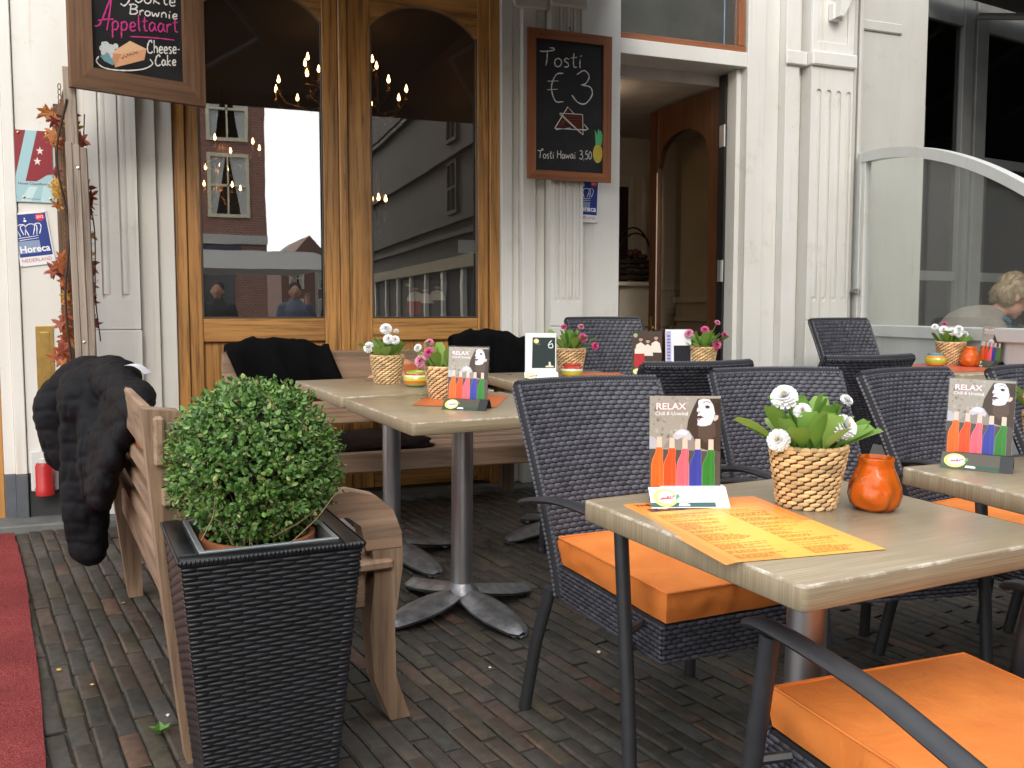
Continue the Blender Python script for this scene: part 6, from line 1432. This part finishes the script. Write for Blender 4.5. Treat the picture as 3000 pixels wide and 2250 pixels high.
# ============================================================ the guest behind the glass screen
SKIN = mat('skin', (.52, .27, .18), .5, var=.06); HAIR = NT('blond_grey_hair'); _v = HAIR.coord((60, 60, 9)); HAIR.set(base=HAIR.ramp(HAIR.noise(_v, 1.0, 4, .7, 1.0), [(.3, (.13, .085, .045)), (.55, (.32, .235, .13)), (.75, (.46, .37, .23))]), rough=.5); HAIR.bump(HAIR.noise(_v, 1.2, 3), .8, .006); HAIR = HAIR.m
COATM = mat('taupe_coat', (.21, .18, .15), .85, var=.08, bump=.2, bs=300); SCARF = NT('blue_scarf'); _v = SCARF.coord((1, 1, 1)); SCARF.set(base=SCARF.ramp(SCARF.noise(_v, 70, 3, .8), [(.42, (.012, .04, .085)), (.6, (.06, .16, .22)), (.7, (.4, .45, .5))]), rough=.8); SCARF = SCARF.m
TROUS = mat('dark_trousers', (.02, .022, .03), .8)
def chain_mb(mb, pts, rad, fl=1.0, n=9):
    P_ = catmull(pts, 6); k = len(P_)
    for i, p in enumerate(P_):
        f = i / (k - 1) * (len(rad) - 1); j = min(int(f), len(rad) - 2); r_ = rad[j] + (rad[j + 1] - rad[j]) * (f - j); ellipsoid(mb, p, (r_ * fl, r_, r_), n=n)
pw = T((4.92, 4.31, g(4.35))) @ RZ(-21)                 # local +X is where the guest looks
ps = thing('person', 'seated guest in a taupe coat and blue scarf behind the glass screen', 'person', pw)
def person_parts(ps):
    hip, ches, neck, head = (-.36, 0, .52), (-.16, 0, .86), (-.03, 0, 1.02), (.085, 0, 1.135)
    b = MB(); chain_mb(b, [hip, (-.32, 0, .68), ches, (-.06, 0, .97)], [.14, .135, .145, .07]); chain_mb(b, [(-.07, 0, .96), neck, (.03, 0, 1.07)], [.058, .052, .05])
    hm = T(head) @ RY(28)
    for c, r_ in (((0, 0, .03), (.098, .076, .105)), ((.03, 0, -.055), (.062, .058, .062)), ((.062, 0, -.098), (.026, .03, .022)), ((.102, 0, -.015), (.015, .013, .022)), ((.108, 0, -.032), (.016, .016, .012)), ((.085, 0, -.07), (.016, .026, .010)), ((.088, 0, .022), (.016, .05, .012))):
        ellipsoid(b, hm @ Vector(c), r_, RY(28), 9)
    for s_ in (-1, 1):
        ellipsoid(b, hm @ Vector((-.005, s_ * .078, -.015)), (.018, .010, .03), RY(28), 7)
        chain_mb(b, [(-.10, s_ * .17, .93), (-.10, s_ * .24, .72), (.12, s_ * .2, .66), (.26, s_ * .12, .72)], [.05, .045, .038, .028])
        hd = Vector((.27, s_ * .11, .725)); ellipsoid(b, hd + Vector((.04, -s_ * .005, .0)), (.045, .038, .018), None, 8)
        for q in range(4):
            f0 = hd + Vector((.075, -s_ * (.030 - q * .02), .004)); L_ = (.060, .07, .064, .05)[q]
            chain_mb(b, [f0, f0 + Vector((L_ * .5, 0, .002)), f0 + Vector((L_ * .85, 0, -.016))], [.0095, .009, .008], 1, 6)
        chain_mb(b, [hd + Vector((.02, -s_ * .035, 0)), hd + Vector((.05, -s_ * .06, .0)), hd + Vector((.075, -s_ * .062, -.006))], [.011, .010, .009], 1, 6)
        chain_mb(b, [(-.36, s_ * .09, .50), (-.05, s_ * .11, .52), (.08, s_ * .11, .50), (.10, s_ * .11, .30), (.06, s_ * .11, .08), (.12, s_ * .11, .05), (.2, s_ * .11, .04)], [.09, .075, .06, .052, .04, .038, .03])
    link('body', fused('body', b, .009, 2), SKIN, ps)
    c = MB(); chain_mb(c, [(-.38, 0, .50), (-.34, 0, .68), (-.18, 0, .88), (-.075, 0, .965)], [.19, .19, .195, .125])
    for s_ in (-1, 1): chain_mb(c, [(-.11, s_ * .14, .93), (-.11, s_ * .25, .73), (.10, s_ * .215, .665), (.21, s_ * .15, .70)], [.085, .072, .06, .05])
    chain_mb(c, [(-.12, -.09, 1.0), (-.14, 0, 1.02), (-.12, .09, 1.0)], [.04, .045, .04])
    link('coat', fused('coat', c, .012, 3), COATM, ps)
    tt = MB()
    for s_ in (-1, 1): chain_mb(tt, [(-.36, s_ * .09, .49), (-.05, s_ * .11, .52), (.08, s_ * .11, .50), (.10, s_ * .11, .30), (.06, s_ * .11, .10)], [.105, .09, .075, .068, .06])
    link('trousers', fused('trousers', tt, .012, 2), TROUS, ps)
    sh = MB()
    for s_ in (-1, 1): chain_mb(sh, [(.05, s_ * .11, .05), (.12, s_ * .11, .05), (.23, s_ * .11, .035)], [.05, .045, .034])
    link('shoes', fused('shoes', sh, .01, 2), BLACKP, ps)
    h = MB()
    for cc, r_ in (((-.02, 0, .06), (.108, .092, .088)), ((-.055, 0, .0), (.075, .09, .085)), ((.04, 0, .105), (.068, .075, .038)), ((-.045, .05, -.03), (.055, .04, .06)), ((-.045, -.05, -.03), (.055, .04, .06)), ((.015, -.075, .04), (.05, .02, .045)), ((.015, .075, .04), (.05, .02, .045))):
        ellipsoid(h, hm @ Vector(cc), r_, RY(28), 9)
    hme = fused('hair', h, .008, 2)
    _hn = [v.normal.copy() for v in hme.vertices]
    for v, vn_ in zip(hme.vertices, _hn): v.co += vn_ * (.007 * noise.noise(v.co * 30) + .006 * noise.noise(v.co * 12))
    hr_ = link('hair', hme, HAIR, ps); tf = MB(); vv = [(v.co.copy(), v.normal.copy()) for v in hme.vertices]; rn = random.Random(3)
    for _ in range(420):
        c0, n0 = rn.choice(vv); tg = Vector((-.6, rn.uniform(-.5, .5), -.5)); tg = (tg - n0 * tg.dot(n0)).normalized(); l_ = rn.uniform(.03, .06)
        tf.tube([c0 - tg * l_ * .4, c0 + n0 * .006, c0 + tg * l_ * .6 + n0 * rn.uniform(-.002, .008)], [.0012, .002, .0006], 3, None, False)
    tf.build('hair_strands', HAIR, hr_)['kind'] = 'stuff'
    s2 = MB()
    for a in range(14):
        t_ = a / 14 * 2 * math.pi; ellipsoid(s2, (-.035 + .075 * math.cos(t_), .08 * math.sin(t_), 1.0 + .02 * math.cos(t_) * -1), (.034, .034, .03), None, 7)
    chain_mb(s2, [(.045, .0, .98), (.05, .01, .90), (.04, .02, .82)], [.035, .04, .03]); link('scarf', fused('scarf', s2, .01, 2), SCARF, ps)
    gk = MB(); gk.tube([hm @ Vector((.0, -.08, .012)), hm @ Vector((.09, -.062, .008))], .003, 5); gk.tube([hm @ Vector((.0, .08, .012)), hm @ Vector((.09, .062, .008))], .003, 5)
    for s_ in (-1, 1): gk.tube([hm @ Vector((.103, s_ * .033 + .024 * math.cos(t_), .004 + .018 * math.sin(t_))) for t_ in [q * .63 for q in range(11)]], .0025, 5)
    gk.build('glasses', BLACKP, ps)
person_parts(ps)
sto = thing('stool', 'low wooden stool under the guest behind the glass screen', 'stool', pw)
MB().box(-.52, -.16, -.19, .19, .36, .40, None, .01).build('seat', BENX, sto)
for sx in (-.5, -.2):
    for sy in (-.16, .16): MB().box(sx - .02, sx + .02, sy - .02, sy + .02, 0, .359).build('leg', BENZ, sto)

# ---- two passers-by in the street, mirrored in the lower pane
def standing(label, x, y, rz, jacket, raise_arm, hh):
    t = thing('person', label, 'person', T((x, y, -.10)) @ RZ(rz) @ S(hh, hh, hh), 'people mirrored in the oak door pane')
    b = MB(); hd = (0, .0, 1.60)
    chain_mb(b, [(0, 0, .92), (0, 0, 1.1), (0, -.01, 1.3), (0, 0, 1.42)], [.14, .125, .14, .07], 1.15); chain_mb(b, [(0, 0, 1.42), (0, .005, 1.5)], [.055, .05])
    ellipsoid(b, (0, 0, 1.61), (.078, .098, .115), None, 10); ellipsoid(b, (0, .02, 1.54), (.055, .07, .055), None, 8); ellipsoid(b, (0, .10, 1.585), (.014, .018, .022), None, 6)
    for s_ in (-1, 1):
        ellipsoid(b, (s_ * .08, 0, 1.59), (.012, .02, .03), None, 6)
        up = raise_arm and s_ > 0
        arm = [(s_ * .17, 0, 1.37), (s_ * .25, .06, 1.15), (s_ * .20, .28, 1.28), (s_ * .13, .36, 1.44)] if up else [(s_ * .17, 0, 1.37), (s_ * .23, -.01, 1.1), (s_ * .22, .06, .86)]
        chain_mb(b, arm, [.06, .048, .036, .028] if up else [.06, .048, .03])
        h_ = Vector(arm[-1]); d = Vector((0, .03, 1)) if up else Vector((0, .2, -1)); d.normalize(); ellipsoid(b, h_ + d * .04, (.032, .022, .048), None, 7)
        for q in range(4): chain_mb(b, [h_ + d * .075 + Vector(((q - 1.5) * .018, 0, 0)), h_ + d * (.11 + .012 * (q in (1, 2))) + Vector(((q - 1.5) * .018, .012, 0)), h_ + d * .13 + Vector(((q - 1.5) * .016, .03, 0))], [.010, .009, .008], 1, 6)
        chain_mb(b, [h_ + d * .03 + Vector((-s_ * .03, 0, 0)), h_ + d * .07 + Vector((-s_ * .055, .01, 0))], [.011, .009], 1, 6)
        chain_mb(b, [(s_ * .09, 0, .92), (s_ * .10, .01, .5), (s_ * .10, -.01, .10), (s_ * .11, .12, .05)], [.095, .065, .045, .035])
    link('body', fused('body', b, .012, 2), SKIN, t)
    c = MB(); chain_mb(c, [(0, 0, .84), (0, 0, 1.1), (0, -.01, 1.3), (0, 0, 1.44)], [.17, .155, .165, .085], 1.15)
    for s_ in (-1, 1):
        up = raise_arm and s_ > 0
        chain_mb(c, [(s_ * .16, 0, 1.38), (s_ * .25, .06, 1.15), (s_ * .20, .28, 1.28), (s_ * .14, .345, 1.41)] if up else [(s_ * .16, 0, 1.38), (s_ * .235, -.01, 1.1), (s_ * .225, .05, .90)], [.08, .068, .055, .046] if up else [.08, .068, .05])
    link('jacket', fused('jacket', c, .018, 3), jacket, t)
    p_ = MB()
    for s_ in (-1, 1): chain_mb(p_, [(s_ * .09, 0, .94), (s_ * .10, .01, .5), (s_ * .10, -.01, .12)], [.12, .085, .07])
    link('trousers', fused('trousers', p_, .018, 3), TROUS, t)
    h = MB(); ellipsoid(h, (0, -.02, 1.645), (.09, .105, .095), None, 9); ellipsoid(h, (0, -.055, 1.59), (.082, .07, .085), None, 9); link('hair', fused('hair', h, .012, 2), TWIG, t)
standing('person in a dark striped jacket mirrored at the edge of the oak door pane', .80, -1.7, 12, plain('jacket_dark', (.012, .012, .016), .8), False, .93)
standing('person in a slate blue jacket with a raised hand, mirrored in the oak door pane', 1.72, -1.6, 4, plain('jacket_blue', (.10, .12, .17), .8), True, .93)
